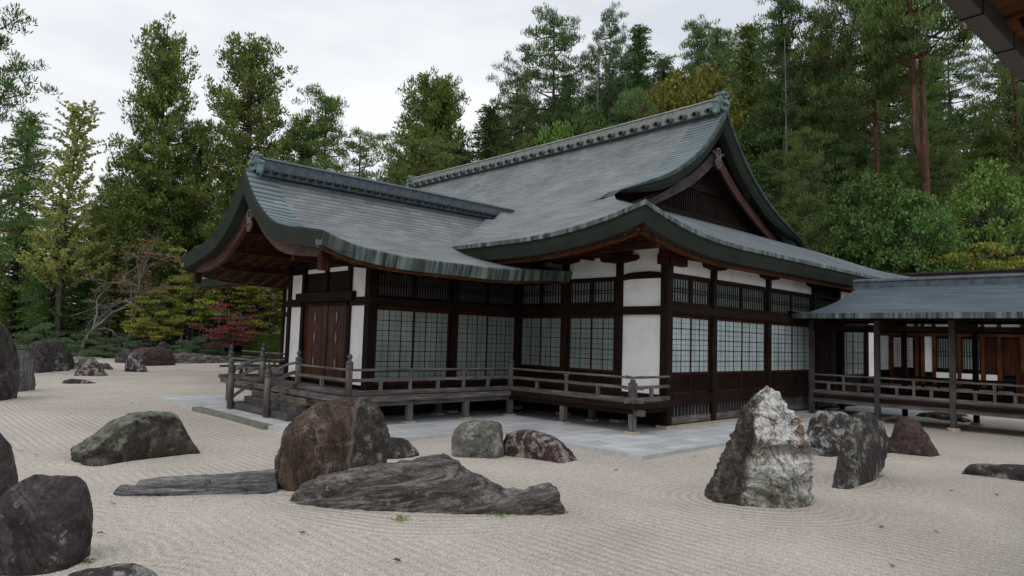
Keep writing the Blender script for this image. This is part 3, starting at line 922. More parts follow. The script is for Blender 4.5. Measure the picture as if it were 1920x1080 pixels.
# ================================================================== verandas, rails and steps
DZ = .80
ver = MB()
nb = 0
def planks_x(mb, x0, x1, y0, y1, n):          # planks whose short side runs across
    for k in range(n):
        a = x0+(x1-x0)*k/n; b_ = x0+(x1-x0)*(k+1)/n-.006
        mb.box(a, b_, y0, y1, DZ-.055, DZ+.002*(k % 3))
def planks_y(mb, x0, x1, y0, y1, n):
    for k in range(n):
        a = y0+(y1-y0)*k/n; b_ = y0+(y1-y0)*(k+1)/n-.006
        mb.box(x0, x1, a, b_, DZ-.055, DZ+.002*(k % 3))
planks_y(ver, -1.72, -.10, -.28, 3.95, 22)
planks_x(ver, -6.95, -1.75, 3.95, 5.42, 26)
planks_y(ver, -1.75, -.1, 3.96, 5.42, 7)
planks_y(ver, -6.95, -5.52, 5.43, 10.1, 24)
planks_x(ver, -6.95, -1.0, 10.12, 11.2, 28)
veranda = ver.build('veranda', M['grey_x'], hall)
# edge boards and bearers
def eb(x0, x1, y0, y1, z0, z1, nm, mt): return MB().box(x0, x1, y0, y1, z0, z1).build(nm, M[mt], veranda, bevel=.008)
eb(-1.80, -1.725, -.34, 3.90, DZ-.12, DZ+.012, 'edge_board', 'dark_y')
eb(-7.0, -1.73, 3.87, 3.947, DZ-.12, DZ+.012, 'edge_board', 'grey_x')
eb(-7.03, -6.952, 3.87, 11.2, DZ-.12, DZ+.012, 'edge_board', 'grey_y')
eb(-1.78, -.12, -.36, -.285, DZ-.12, DZ+.012, 'edge_board', 'dark_x')
eb(-1.72, -1.56, -.25, 4.2, DZ-.24, DZ-.125, 'bearer', 'dark_y')
eb(-6.9, -1.56, 4.0, 4.12, DZ-.24, DZ-.125, 'bearer', 'grey_x')
eb(-6.88, -6.74, 4.1, 11.0, DZ-.24, DZ-.125, 'bearer', 'grey_y')
eb(-1.7, -.2, -.24, -.12, DZ-.24, DZ-.125, 'bearer', 'dark_x')
for x, y in ((-1.64,-.18),(-1.64,2.02),(-1.64,4.06),(-3.26,4.06),(-5.08,4.06),(-6.8,4.06),(-6.8,6.4),(-6.8,9.1),(-6.8,11.05),(-4.2,11.05),(-3.3,5.2),(-.5,2.0)):
    s_ = MB().box(x-.075, x+.075, y-.075, y+.075, POD+.05, DZ-.13).build('stilt', M['grey_z'], veranda, bevel=.012)
    MB().box(x-.13, x+.13, y-.13, y+.13, POD-.003, POD+.052).build('stilt_stone', M['footing'], s_)
MB().box(-1.60-.09, -1.60+.02, -.52, -.22, DZ-.27, DZ-.13).build('bearer_end', M['grey_y'], veranda, bevel=.01)

RT_, RM_, RB_ = DZ+.62, DZ+.38, DZ+.10       # rail heights
def railing(a, b_, nposts, ext0=0, ext1=0, name='railing', hall_=None, blocks=True, rt=None, base=DZ, mt='grey', skipends=True):
    """traditional three-rail balustrade between a and b (x,y)"""
    par = hall_ or hall
    a, b_ = np.array(a, float), np.array(b_, float); L = np.linalg.norm(b_-a); d = (b_-a)/L
    ax = 'x' if abs(d[0]) > .5 else 'y'
    wx = M[mt+'_'+ax]
    A0, B0 = a-d*ext0, b_+d*ext1
    rt_ = base+.62; rm = base+.38; rb = base+.08
    mb = MB()
    pts = [(A0[0], A0[1], rt_+(.035 if ext0 else 0))] + ([(a[0], a[1], rt_)] if ext0 else []) + ([(b_[0], b_[1], rt_)] if ext1 else []) + [(B0[0], B0[1], rt_+(.035 if ext1 else 0))]
    mb.tube(pts, .030, 10)
    top = mb.build(name, wx, par, smooth=False)
    MB().bar((A0[0], A0[1], rm), (B0[0], B0[1], rm), .055, .075).build('middle_rail', wx, top, bevel=.006)
    MB().bar((A0[0], A0[1], rb), (B0[0], B0[1], rb), .09, .11).build('bottom_rail', wx, top, bevel=.006)
    for k in range(nposts+1):
        p = a+(b_-a)*k/nposts
        if not (skipends and k in (0, nposts)):
            q = MB().box(p[0]-.035, p[0]+.035, p[1]-.035, p[1]+.035, rb+.05, rt_-.09)
            q.box(p[0]-.045, p[0]+.045, p[1]-.045, p[1]+.045, rt_-.09, rt_-.025)
            q.build('baluster', M[mt+'_z'], top, bevel=.006)
        if k < nposts:
            c = a+(b_-a)*(k+.5)/nposts
            MB().box(c[0]-.04, c[0]+.04, c[1]-.04, c[1]+.04, rb+.05, rm-.035).build('short_baluster', M[mt+'_z'], top, bevel=.006)
    return top
def newel(x, y, z0, z1, parent=None, r_=.078):
    o = MB().lathe(x, y, [(r_*1.0,z0),(r_*1.02,(z0+z1)/2),(r_,z1-.36)], 16).build('newel_post', M['post'], parent or hall, smooth=True)
    cap = [(r_*1.10,z1-.36),(r_*1.12,z1-.355),(r_*1.12,z1-.29),(r_*1.03,z1-.285),(r_*1.03,z1-.26),(r_*1.11,z1-.25),(r_*1.09,z1-.19),(r_*.55,z1-.165),(r_*.40,z1-.145),(r_*.50,z1-.125),(r_*.78,z1-.09),(r_*.82,z1-.065),(r_*.66,z1-.035),(r_*.35,z1-.012),(.012,z1)]
    MB().lathe(x, y, cap, 16).build('post_cap', M['metal_cap'], o, smooth=True)
    return o
NZ = DZ+1.0
railing((-1.64, -.18), (-1.64, 4.06), 2, ext0=.30, mt='grey')
railing((-1.64, -.18), (-.12, -.18), 1, ext0=.28)
railing((-6.80, 4.06), (-1.64, 4.06), 3)
newel(-1.64, 4.06, DZ, NZ+.04)
q = MB().box(-1.72, -1.56, -.26, -.10, DZ, DZ+.50).box(-1.69, -1.59, -.23, -.13, DZ+.50, DZ+.58).build('corner_post', M['grey_z'], hall, bevel=.01)
newel(-6.80, 4.06, DZ-.05, NZ)
railing((-6.80, 4.06), (-6.80, 6.60), 1)
newel(-6.80, 6.60, DZ-.1, NZ)
newel(-6.80, 8.75, DZ-.1, NZ)
railing((-6.80, 8.75), (-6.80, 11.0), 1, ext1=.25)
newel(-6.80, 11.0, POD, NZ)
railing((-6.80, 11.0), (-1.3, 11.0), 3, ext0=.35)
newel(-1.3, 11.0, DZ, NZ)
# steps
st = None
for k, (x0, x1, z0, z1) in enumerate(((-7.46,-7.10,POD,POD+.18),(-7.20,-6.90,POD+.17,POD+.36),(-7.02,-6.70,POD+.36,POD+.54))):
    w0, w1 = (5.75, 9.25) if k == 0 else (5.85, 8.95) if k == 1 else (5.70, 8.9)
    o = MB().box(x0, x1, w0, w1, z0, z1).build('step', mat_wood('step_wood_%d' % k, (.03,.027,.027), (.085,.08,.08), (.15,.14,.14), ax='y', rough=.85, bump=.5) if k < 2 else mat_wood('worn_step_wood', (.04,.03,.026), (.12,.10,.09), (.26,.19,.14), ax='y', rough=.85, bump=.5), hall, bevel=.015)
# stair balustrades: curved handrails between the low and the high newels
for y in (6.70, 9.02):
    yh = 6.60 if y < 8 else 8.75
    newel(-7.55, y, POD+.02, POD+1.37, r_=.082)
    P0 = Vector((-7.55, y, 0)); P1 = Vector((-6.80, yh, 0))
    for name, z0, z1, c_, wd in (('stair_handrail', .99, 1.485, .10, .06), ('stair_middle_rail', .70, 1.25, .09, .06), ('stair_bottom_rail', .29, .96, .03, .08)):
        pts = []
        for t in np.linspace(0, 1, 9):
            p = P0.lerp(P1, t); z = z0+(z1-z0)*t+c_*math.sin(math.pi*t)
            pts.append((p.x, p.y, POD+z-.05 if False else z+.10*(1-t)))
        if name == 'stair_handrail': mb = MB().tube(pts, .032, 8)
        else:
            mb = MB()
            for a, b_ in zip(pts, pts[1:]):
                v = (Vector(b_)-Vector(a)).normalized()*.01
                mb.bar(Vector(a)-v, Vector(b_)+v, wd, .085)
        mb.build(name, M['grey_x'], hall)
# platform and rails glimpsed behind the wing
MB().box(-3.4, -.2, 14.5, 19.0, DZ-.1, DZ).build('rear_platform', M['grey_x'], hall)
railing((-3.3, 14.6), (-3.3, 18.8), 2, ext0=.3)
railing((-3.3, 14.6), (-.3, 14.6), 2, ext0=.3)
newel(-3.3, 16.7, DZ, NZ); newel(-1.4, 14.6, DZ, NZ)
for x, y in ((-3.3, 14.6), (-3.3, 18.8), (-1.0, 14.6)):
    MB().box(x-.07, x+.07, y-.07, y+.07, POD, DZ-.1).build('stilt', M['grey_z'], hall)

# ================================================================== covered corridor
cor = thing('covered_corridor', (8, -5, 0), 'raised open corridor with timber rails under a low green copper roof', 'corridor')
YC0, YC1 = -.25, -13.0
CD = .74
mb = MB()
n = 60
for k in range(n):
    a = YC0+(YC1-YC0)*k/n; mb.box(8.05, 10.55, a, a+(YC1-YC0)/n+.006, CD-.05, CD)
floor_c = mb.build('floor', M['grey_x'], cor)
MB().box(7.93, 8.045, YC0, YC1, CD-.10, CD+.01).build('edge_board', M['dark_y'], floor_c)
MB().box(7.98, 8.10, YC0, YC1, CD-.24, CD-.11).build('bearer', M['grey_y'], floor_c)
MB().box(10.56, 10.68, YC0, YC1, CD-.20, CD+.01).build('edge_board', M['dark_y'], floor_c)
ys_ = [-.35, -2.38, -4.42, -6.45, -8.5, -10.5, -12.5]
for y in ys_:
    for x in (8.0, 10.55):
        o = MB().box(x-.075, x+.075, y-.075, y+.075, .07, 3.22).build('pillar', M['pillar'] if x < 9 else M['dark_z'], cor, bevel=.01)
        MB().lathe(x, y, [(.17, -.02), (.17, .05), (.14, .075)], 12).build('pillar_stone', M['footing'], o)
    if y < -1: MB().box(8.0, 10.5, y-.05, y+.05, 3.02, 3.17).build('cross_beam', M['dark_x'], cor)
for k in range(len(ys_)-1):
    railing((8.0, ys_[k]-.08), (8.0, ys_[k+1]+.08), 2, base=CD+.03, hall_=cor, mt='grey', skipends=True)
    if k: railing((10.55, ys_[k]-.08), (10.55, ys_[k+1]+.08), 2, base=CD+.03, hall_=cor, mt='dark', skipends=True)
for x in (8.0, 10.55):
    MB().box(x-.07, x+.07, YC0, YC1, 2.86, 3.0).build('rail_beam', M['dark_y'], cor)
    MB().box(x-.09, x+.09, YC0, YC1, 3.17, 3.32).build('eave_beam', M['dark_y'], cor)
CE, CR, CZE, CZR, YH = 6.95, 9.3, 3.36, 4.38, -.55
Cp = spline([(0,CZE),(.8,3.60),(1.6,3.93),(2.35,CZR)])
mb = MB(); dc = list(np.linspace(0, 2.35, 14)); LC = arc(Cp, dc)
yy = list(np.linspace(0, 1, 40))
for s_ in (-1, 1):
    Pg = []
    for d in dc:
        y0 = YH-d*.36
        Pg.append([(CR+s_*(2.35-d), y0+(YC1-y0)*t, Cp(d)) for t in yy])
    mb.grid(Pg, lambda i, j: (Pg[i][j][1], LC[i]), flip=s_ < 0)
croof = mb.build('roof', M['corr_roof'], cor, smooth=True, fix=False)
# little hipped return against the hall
mb = MB()
Pg = [[(CR+s*(2.35-d), YH-d*.36, Cp(d)) for s in np.linspace(-1, 1, 12)] for d in dc]
mb.grid([[(p[0], p[1]+.0, p[2]) for p in row] for row in Pg], lambda i, j: (Pg[i][j][0], LC[i]))
mb.grid([[(CR-2.35, YH, CZE), (CR+2.35, YH, CZE)], [(CR-2.35, -.0, CZE+.12), (CR+2.35, .0, CZE+.12)]])
mb.build('hip_return', M['copper'], croof, fix=False)
P = [(CE, y, CZE) for y in np.linspace(-.15, YC1, 40)]
MB().sweep(P, [(-1,0,0)]*40, [(0,0,1)]*40, [(-.25,.004),(.02,.01),(.02,-.15),(-.03,-.16),(-.25,-.16)]).build('eave_edge', M['patina'], croof)
MB().grid([[(CE+.1, y, 3.20) for y in (0, YC1)], [(8.0, y, 3.34) for y in (0, YC1)], [(CR, y, 3.6) for y in (0, YC1)], [(11.6, y, 3.2) for y in (0, YC1)]]).build('ceiling', M['dark_y'], croof, fix=False)
mb = MB()
y = -.4
while y > YC1: mb.bar((CE+.12, y, 3.165), (8.0, y, 3.30), .05, .06); y -= .3
mb.build('rafters', M['dark_x'], croof)['kind'] = 'stuff'
P = [(CR, y, CZR) for y in np.linspace(-1.25, YC1, 20)]
MB().sweep(P, [(1,0,0)]*20, [(0,0,1)]*20, [(-.16,-.1),(-.13,.13),(-.17,.14),(-.15,.19),(0,.24),(.15,.19),(.17,.14),(.13,.13),(.16,-.1)]).build('ridge', M['ridge_dark'], croof)
# sign board on a stand inside the corridor
sg = thing('sign_board', (9.6, -5.75, CD), 'orange brown wooden sign board on a low foot inside the corridor', 'sign')
sb = MB().box(9.57, 9.61, -5.86, -5.64, CD+.10, CD+1.02).build('board', M['orange_z'], sg, bevel=.008)
MB().box(9.50, 9.68, -6.0, -5.5, CD+.002, CD+.05).box(9.55, 9.63, -5.80, -5.70, CD+.05, CD+.12).build('foot', M['orange_y'], sg, bevel=.008)
rq = random.Random(3)
mb = MB()
for k in range(6):
    z = CD+.92-k*.13
    for q in range(4):
        yy_ = -5.75+rq.uniform(-.04, .04); zz = z-rq.uniform(0, .09)
        if rq.random() < .5: mb.box(9.562, 9.5695, yy_-.035, yy_+.035, zz-.006, zz+.006)
        else: mb.box(9.5615, 9.569, yy_-.006, yy_+.006, zz-.03, zz+.03)
mb.build('brush_writing', M['black'], sb)

# ================================================================== hall beyond the corridor
fb = thing('rear_hall', (20, -3, 0), 'timber hall seen through the corridor with bright papered window and white panels', 'temple')
F = wall_fr('x', 20, -1)
MB().box(20.1, 26, -12, 6, .05, 4.6).build('interior', M['black'], fb)
for y in (1.6, 1.02, -.05-.0, -.30, -.75, -1.72, -2.6, -3.2, -4.0, -5.2, -6.5, -8, -10):
    MB().box(19.9, 20.1, y-.07, y+.07, .3, 4.1).build('column', M['orange_z'], fb, bevel=.01)
panel(F, 1.12, 1.52, 1.35, 2.95, .03, parent=fb); panel(F, -.66, -.38, 1.35, 2.95, .03, parent=fb)
f = shoji(F, 0.06, .96, 1.45, 2.92, 5, rows=9, pane='pane_warm', mullions=1, parent=fb, slats='orange_z', wood='orange_z')
panel(F, -1.65, -.82, 1.05, 1.35, .03, parent=fb); panel(F, -2.5, -1.8, 1.05, 1.35, .03, parent=fb); panel(F, -3.1, -2.7, 1.05, 1.35, .03, parent=fb)
transom(F, -1.65, -.82, 1.5, 2.9, 'lattice_window', fb, 1, .09, 'pane'); transom(F, -2.52, -1.8, 1.5, 2.9, 'lattice_window', fb, 1, .09, 'pane')
mb = MB(); wbox(mb, F, -9.9, -2.68, -.02, .0, 1.36, 3.0); mb.build('timber_door', M['red_z'], fb)
for y in np.arange(-9.5, -2.8, .62): MB().box(19.93, 19.99, y-.05, y+.05, 1.05, 3.0).build('door_stile', M['dark_z'], fb)
beam(F, -12, 2, 2.95, 3.15, -.05, .12, 'lintel', 'orange_y', fb)
beam(F, -12, 2, .95, 1.05, -.05, .12, 'sill', 'orange_y', fb)
panel(F, -12, 1.6, 3.2, 3.50, .02, parent=fb)
beam(F, -12, 2, 3.50, 3.62, -.05, .10, 'wall_plate', 'orange_y', fb)
mb = MB(); y = 1.6
while y > -12: mb.bar((19.15, y, 3.66), (20.2, y, 3.85), .08, .07); y -= .22
mb.build('rafters', mat_wood('pale_rafter_wood', (.12,.08,.05), (.25,.19,.14), (.42,.36,.30), ax='x'), fb)
MB().box(18.7, 20, -12, 3, .62, .74).build('veranda', M['grey_y'], fb)
for y in np.arange(-11, 3, 2.0): MB().box(18.8, 18.92, y-.06, y+.06, 0, .62).build('stilt', M['dark_z'], fb)
mb = MB(); Lr = [0, 1.5, 3.2]
Pg = [[(19.0, y, 3.92) for y in np.linspace(3.5, -14, 30)], [(20.2, y, 4.45) for y in np.linspace(3.5, -14, 30)], [(22.4, y, 5.72) for y in np.linspace(3.5, -14, 30)], [(27, y, 3.8) for y in np.linspace(3.5, -14, 30)]]
mb.grid(Pg, lambda i, j: (Pg[i][j][1], (0, 1.9, 4.5, 8)[i]))
rr = mb.build('roof', mat_roof('brown_grey_roof', (.075,.065,.062), (.12,.105,.10), .12, .5), fb, fix=False)
MB().box(22.2, 22.6, 3.4, -14, 5.60, 6.00).box(22.12, 22.68, 3.5, -14.1, 6.0, 6.08).build('ridge', M['barge_grey'], rr)
MB().box(18.96, 19.02, 3.5, -14, 3.78, 3.92).build('eave_edge', M['fascia'], rr)

# ================================================================== eave over the viewer's own veranda
ne = thing('overhanging_eave', (-10, -9.2, 4), 'dark copper edged eave with orange boards jutting in at the top right', 'roof')
A_, B_ = Vector((-11.36, -9.19, 4.0)), Vector((-9.77, -9.25, 4.0))
dd = (B_-A_).normalized(); nn = Vector((dd.y, -dd.x, 0))      # away from the garden
S0, S1 = A_-dd*6, A_+dd*14
def strip(o0, o1, z0, z1, name, mt, **k):
    mb = MB(); n_ = len(mb.v)
    for P_ in (S0, S1):
        for o_, z_ in ((o0, z0), (o1, z0), (o1, z1), (o0, z1)):
            q = P_+nn*o_; mb.v.append((q.x, q.y, z_))
    mb.f += [(0,1,2,3),(7,6,5,4)]+[(i, (i+1) % 4, 4+(i+1) % 4, 4+i) for i in range(4)]
    return mb.build(name, M[mt], ne, **k)
M['brownmetal'] = mat_plain('dark_brown_copper', (.040,.034,.032), .45, .2, 3)
strip(0, .10, 4.0, 4.16, 'copper_edge', 'brownmetal', bevel=.006)
for k in range(30):
    c = S0+dd*(.3+k*.6); MB().bar(c+nn*-.004+Vector((0,0,4.08-4.0)), c+nn*.104+Vector((0,0,4.08-4.0)), .006, .17).build('edge_joint', M['black'], ne)
mb = MB(); k = 0; q = 0
while q < 18:
    w_ = .28; c0 = S0+dd*q+Vector((0,0,.16)); c1 = c0+dd*(w_-.006)
    n_ = len(mb.v)
    e = .012*(k % 3)
    for P_ in (c0, c1):
        for o_, z_ in ((.09, 4.10-4.0+e), (2.6, 4.55-4.0+e), (2.6, 4.60-4.0+e), (.09, 4.15-4.0+e)):
            v = P_+nn*o_; mb.v.append((v.x, v.y, P_.z-.16+z_))
    mb.f += [(n_,n_+1,n_+2,n_+3),(n_+7,n_+6,n_+5,n_+4)]+[(n_+i, n_+(i+1) % 4, n_+4+(i+1) % 4, n_+4+i) for i in range(4)]
    mb.mi[len(mb.f)-1] = 0
    q += w_; k += 1
mb.build('soffit_board', mat_wood('bright_orange_soffit', (.05,.018,.007), (.16,.062,.022), (.30,.14,.055), ax='y', grain=9), ne)
mb = MB(); q = .2
while q < 18:
    c0 = S0+dd*q
    mb.bar(c0+nn*.16+Vector((0,0,.10)), c0+nn*2.6+Vector((0,0,.50)), .09, .09); q += .55
mb.build('rafters', M['dark_y'], ne)
strip(.1, 3.2, 4.66, 4.80, 'roof_deck', 'dark_x')
# ================================================================== rocks
def mat_rock(name, cols, lichen=(.30,.31,.27), lich=.30, streak=(1,1,1), rot=(0,0,0), sc=1.0, fine=(.34,.34,.32), finea=.35, extra=None, spec=.3, rough=.8, bump=1.0):
    mt, t, b = new_mat(name); g = G(t)
    v = g.coord('Object', streak, rot)
    v0 = g.coord('Object')
    f = g.noise(v, 3.4*sc, 10, .74, 1.1)
    c = g.ramp(f, [(.32, cols[0]), (.46, cols[1]), (.56, cols[2]), (.68, cols[3])])
    # patches of crust lichen
    pz = g.noise(v0, 3.1*sc, 7, .75, .3)
    c = g.mix(g.ramp(pz, [(.60-lich*.25, 0.0), (.66-lich*.22, .85)]), c, lichen)
    sp = g.vor(v0, 17*sc)
    spn = g.noise(v0, 8*sc, 3, .6)
    msk = g.math('MULTIPLY', g.ramp(sp, [(.10, 1.0), (.26, 0.0)]), g.ramp(spn, [(.5, 0.0), (.62, 1.0)]))
    c = g.mix(g.math('MULTIPLY', msk, finea), c, fine)
    if extra:
        for (scale, lo, hi, colr, amt, strk, rt) in extra:
            ve = g.coord('Object', strk, rt, (3.1*scale, 1.7, .3))
            n_ = g.noise(ve, scale, 7, .68, .8)
            c = g.mix(g.ramp(n_, [(lo, 0.0), (hi, amt)]), c, colr)
    rn = g.noise(v, 1.9*sc, 6, .62, .6)
    ck = g.ramp(g.math('ABSOLUTE', g.math('SUBTRACT', rn, .5)), [(0.0, .22), (.022, 1.0)])
    ck2 = g.mix(g.ramp(g.noise(v0, 1.3, 2, .5), [(.36, 1.0), (.44, 0.0)]) if False else .80, (1, 1, 1), ck)
    c = g.mix(1, c, ck2, 'MULTIPLY')
    fine_ = g.noise(v0, 30*sc, 7, .8)
    c = g.mix(.9, c, g.ramp(fine_, [(.32, (.45,)*3), (.5, (.95,)*3), (.68, (1.5,)*3)]), 'MULTIPLY')
    g.l(c, b.inputs['Base Color']); b.inputs['Roughness'].default_value = rough; b.inputs['Specular IOR Level'].default_value = spec
    h = g.math('ADD', g.math('MULTIPLY', g.noise(v, 9*sc, 8, .7, .5), 1.0), g.math('MULTIPLY', fine_, .35))
    g.l(g.bump(h, bump, .05), b.inputs['Normal'])
    return mt
DK = [(.020,.017,.017), (.042,.036,.035), (.072,.062,.058), (.125,.11,.10)]
RK = {}
RK['dark'] = mat_rock('dark_boulder', DK)
RK['purple'] = mat_rock('purple_black_boulder', [(.018,.014,.014),(.042,.034,.034),(.080,.066,.064),(.15,.132,.128)], (.30,.32,.30), .0, streak=(1,1,.45), rot=(.5,.4,0))
RK['brown'] = mat_rock('rusty_brown_boulder', [(.020,.012,.010),(.062,.037,.027),(.115,.074,.054),(.21,.155,.12)], (.24,.22,.19), .05, streak=(1.5,1.5,.35), rot=(0,.15,0),
                       extra=[(2.2,.56,.68,(.19,.105,.055),.6,(1,1,.6),(0,0,0)), (5,.60,.70,(.36,.34,.31),.8,(2,2,.3),(0,.1,0))])
RK['strata'] = mat_rock('banded_grey_brown_rock', [(.026,.021,.020),(.082,.068,.061),(.16,.142,.13),(.34,.32,.30)], (.26,.27,.235), .08, streak=(.28,1.0,1.9), rot=(0,R(14),R(49.5)), sc=1.5,
                        extra=[(3.6,.54,.62,(.33,.315,.29),.7,(.22,1,2.6),(0,R(14),R(49.5)))])
RK['log'] = mat_rock('layered_slate_rock', [(.038,.034,.036),(.15,.142,.146),(.28,.275,.28),(.42,.415,.42)], (.03,.028,.028), .10, streak=(.22,1.0,3.6), rot=(0,R(2),R(31)), sc=1.6)
RK['white'] = mat_rock('quartz_veined_rock', [(.018,.014,.012),(.045,.035,.030),(.090,.074,.062),(.22,.205,.18)], (.42,.42,.40), .0, streak=(1.2,1.2,.55), rot=(.2,-.5,0), sc=1.0,
                       extra=[], fine=(.62,.61,.58), finea=.5)
RK['green'] = mat_rock('green_grey_boulder', [(.016,.014,.011),(.042,.036,.029),(.080,.072,.056),(.17,.165,.125)], (.22,.235,.175), .05)
RK['grey'] = mat_rock('pale_grey_boulder', [(.055,.052,.047),(.12,.115,.10),(.185,.18,.16),(.28,.275,.25)], (.36,.36,.33), .25)
RK['red'] = mat_rock('red_lichened_rock', [(.022,.011,.012),(.055,.024,.025),(.095,.045,.045),(.16,.11,.10)], (.36,.35,.32), .42, sc=1.6, fine=(.45,.43,.40), finea=.6)
RK['redr'] = mat_rock('dark_red_rock', [(.025,.014,.015),(.060,.033,.034),(.10,.062,.062),(.17,.13,.125)], (.26,.22,.21), .0, sc=1.5)
RK['lich'] = mat_rock('lichen_spotted_rock', DK, (.42,.42,.40), .42, sc=1.2)
RK['greystr'] = mat_rock('grey_streaked_slab', [(.04,.038,.038),(.10,.10,.098),(.19,.19,.185),(.34,.34,.33)], (.05,.045,.045), .05, streak=(2.5,2.5,.25))
# green-topped boulder: the moss-pale lichen sits on faces that look up
t = RK['green'].node_tree; g = G(t)
pb = [n_ for n_ in t.nodes if n_.type == 'BSDF_PRINCIPLED'][0]; oldc = pb.inputs['Base Color'].links[0].from_socket
geo = g.n('NewGeometry'); sp_ = g.n('SeparateXYZ'); g.l(geo.outputs['Normal'], sp_.inputs[0])
nz_ = g.noise(g.coord('Object', (1, 1, 1)), 5, 6, .7)
mk = g.ramp(g.math('MULTIPLY', g.math('ADD', sp_.outputs[2], g.math('MULTIPLY', nz_, 1.1)), .6), [(.62, 0.0), (.80, .85)])
g.l(g.mix(mk, oldc, g.ramp(nz_, [(.38, (.06,.062,.046)), (.50, (.15,.155,.118)), (.62, (.27,.275,.225))])), pb.inputs['Base Color'])
# the big pale rock: quartz face on its right and lower half, dark flank on the left
def white_rock_faces(cx, cy):
    t = RK['white'].node_tree; g = G(t)
    pb = [n_ for n_ in t.nodes if n_.type == 'BSDF_PRINCIPLED'][0]; oldc = pb.inputs['Base Color'].links[0].from_socket
    v = g.coord('Object', (1, 1, 1), (0, 0, 0), (-cx, -cy, 0))
    sp_ = g.n('SeparateXYZ'); g.l(v, sp_.inputs[0])
    # s = coordinate towards picture right on the rock
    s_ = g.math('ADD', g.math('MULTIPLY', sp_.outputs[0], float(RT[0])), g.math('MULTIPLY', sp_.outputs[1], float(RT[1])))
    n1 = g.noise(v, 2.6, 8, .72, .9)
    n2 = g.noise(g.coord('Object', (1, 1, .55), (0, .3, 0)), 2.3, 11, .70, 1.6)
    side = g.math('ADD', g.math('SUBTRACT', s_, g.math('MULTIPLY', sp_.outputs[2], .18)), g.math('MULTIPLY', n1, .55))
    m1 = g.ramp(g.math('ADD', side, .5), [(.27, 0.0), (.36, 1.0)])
    pale = g.ramp(n2, [(.30, (.06,.045,.035)), (.37, (.26,.22,.17)), (.43, (.55,.545,.50)), (.50, (.82,.82,.79)), (.66, (.90,.895,.88))])
    greenish = g.ramp(n2, [(.34, (.055,.045,.035)), (.41, (.22,.225,.18)), (.50, (.38,.39,.34)), (.57, (.78,.78,.75))])
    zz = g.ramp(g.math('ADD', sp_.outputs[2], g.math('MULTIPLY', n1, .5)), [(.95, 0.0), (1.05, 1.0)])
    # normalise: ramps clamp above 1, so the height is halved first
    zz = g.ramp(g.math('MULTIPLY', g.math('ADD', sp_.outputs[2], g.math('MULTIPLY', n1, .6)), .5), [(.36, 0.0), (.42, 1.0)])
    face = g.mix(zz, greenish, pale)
    rust = g.noise(g.coord('Object', (1, 1, 2.2), (0, 0, 0), (5, 2, 1)), 2.3, 6, .7, .6)
    face = g.mix(g.ramp(rust, [(.55, 0.0), (.60, .85)]), face, (.20,.088,.025))
    for sc_, th_ in ((2.3, .030), (5.0, .022)):
        vein = g.math('ABSOLUTE', g.math('SUBTRACT', g.noise(g.coord('Object', (1, 1, .6), (.3, .8, .2)), sc_, 7, .68, 1.0), .5))
        face = g.mix(g.ramp(vein, [(0, .85), (th_, 0.0)]), face, (.035,.026,.02))
    band = g.math('ABSOLUTE', g.math('SUBTRACT', g.math('ADD', sp_.outputs[2], g.math('MULTIPLY', n2, .5)), 1.08))
    face = g.mix(g.ramp(band, [(.05, .8), (.13, 0.0)]), face, (.060,.042,.028))
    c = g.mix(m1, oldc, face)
    fine_ = g.noise(v, 40, 5, .7)
    c = g.mix(.6, c, g.ramp(fine_, [(.3, (.6,)*3), (.7, (1.25,)*3)]), 'MULTIPLY')
    g.l(c, pb.inputs['Base Color'])

# the brown boulder: a fracture edge divides its rusty face from a dark right flank
def brown_flank():
    t = RK['brown'].node_tree; g = G(t)
    pb = [n_ for n_ in t.nodes if n_.type == 'BSDF_PRINCIPLED'][0]; oldc = pb.inputs['Base Color'].links[0].from_socket
    v = g.coord('Object'); sp_ = g.n('SeparateXYZ'); g.l(v, sp_.inputs[0])
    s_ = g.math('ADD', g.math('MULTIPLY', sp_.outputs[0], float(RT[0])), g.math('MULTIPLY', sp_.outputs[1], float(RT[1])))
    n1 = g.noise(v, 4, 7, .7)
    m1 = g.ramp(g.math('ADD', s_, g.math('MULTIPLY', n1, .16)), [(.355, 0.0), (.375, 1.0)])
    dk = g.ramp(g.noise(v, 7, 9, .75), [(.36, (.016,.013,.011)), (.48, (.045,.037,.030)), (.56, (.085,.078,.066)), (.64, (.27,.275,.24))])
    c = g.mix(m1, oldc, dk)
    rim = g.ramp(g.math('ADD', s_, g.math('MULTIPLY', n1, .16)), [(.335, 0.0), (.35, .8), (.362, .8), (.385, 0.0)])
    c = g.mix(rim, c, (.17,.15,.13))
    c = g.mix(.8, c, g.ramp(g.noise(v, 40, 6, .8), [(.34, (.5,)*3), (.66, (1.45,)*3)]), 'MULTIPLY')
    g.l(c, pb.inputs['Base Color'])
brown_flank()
ROCKS = []        # footprints for the raked rings
def fbm(p, o, s=1.0):
    return noise.fractal(Vector(p)*s, 1.0, 2.0, o)
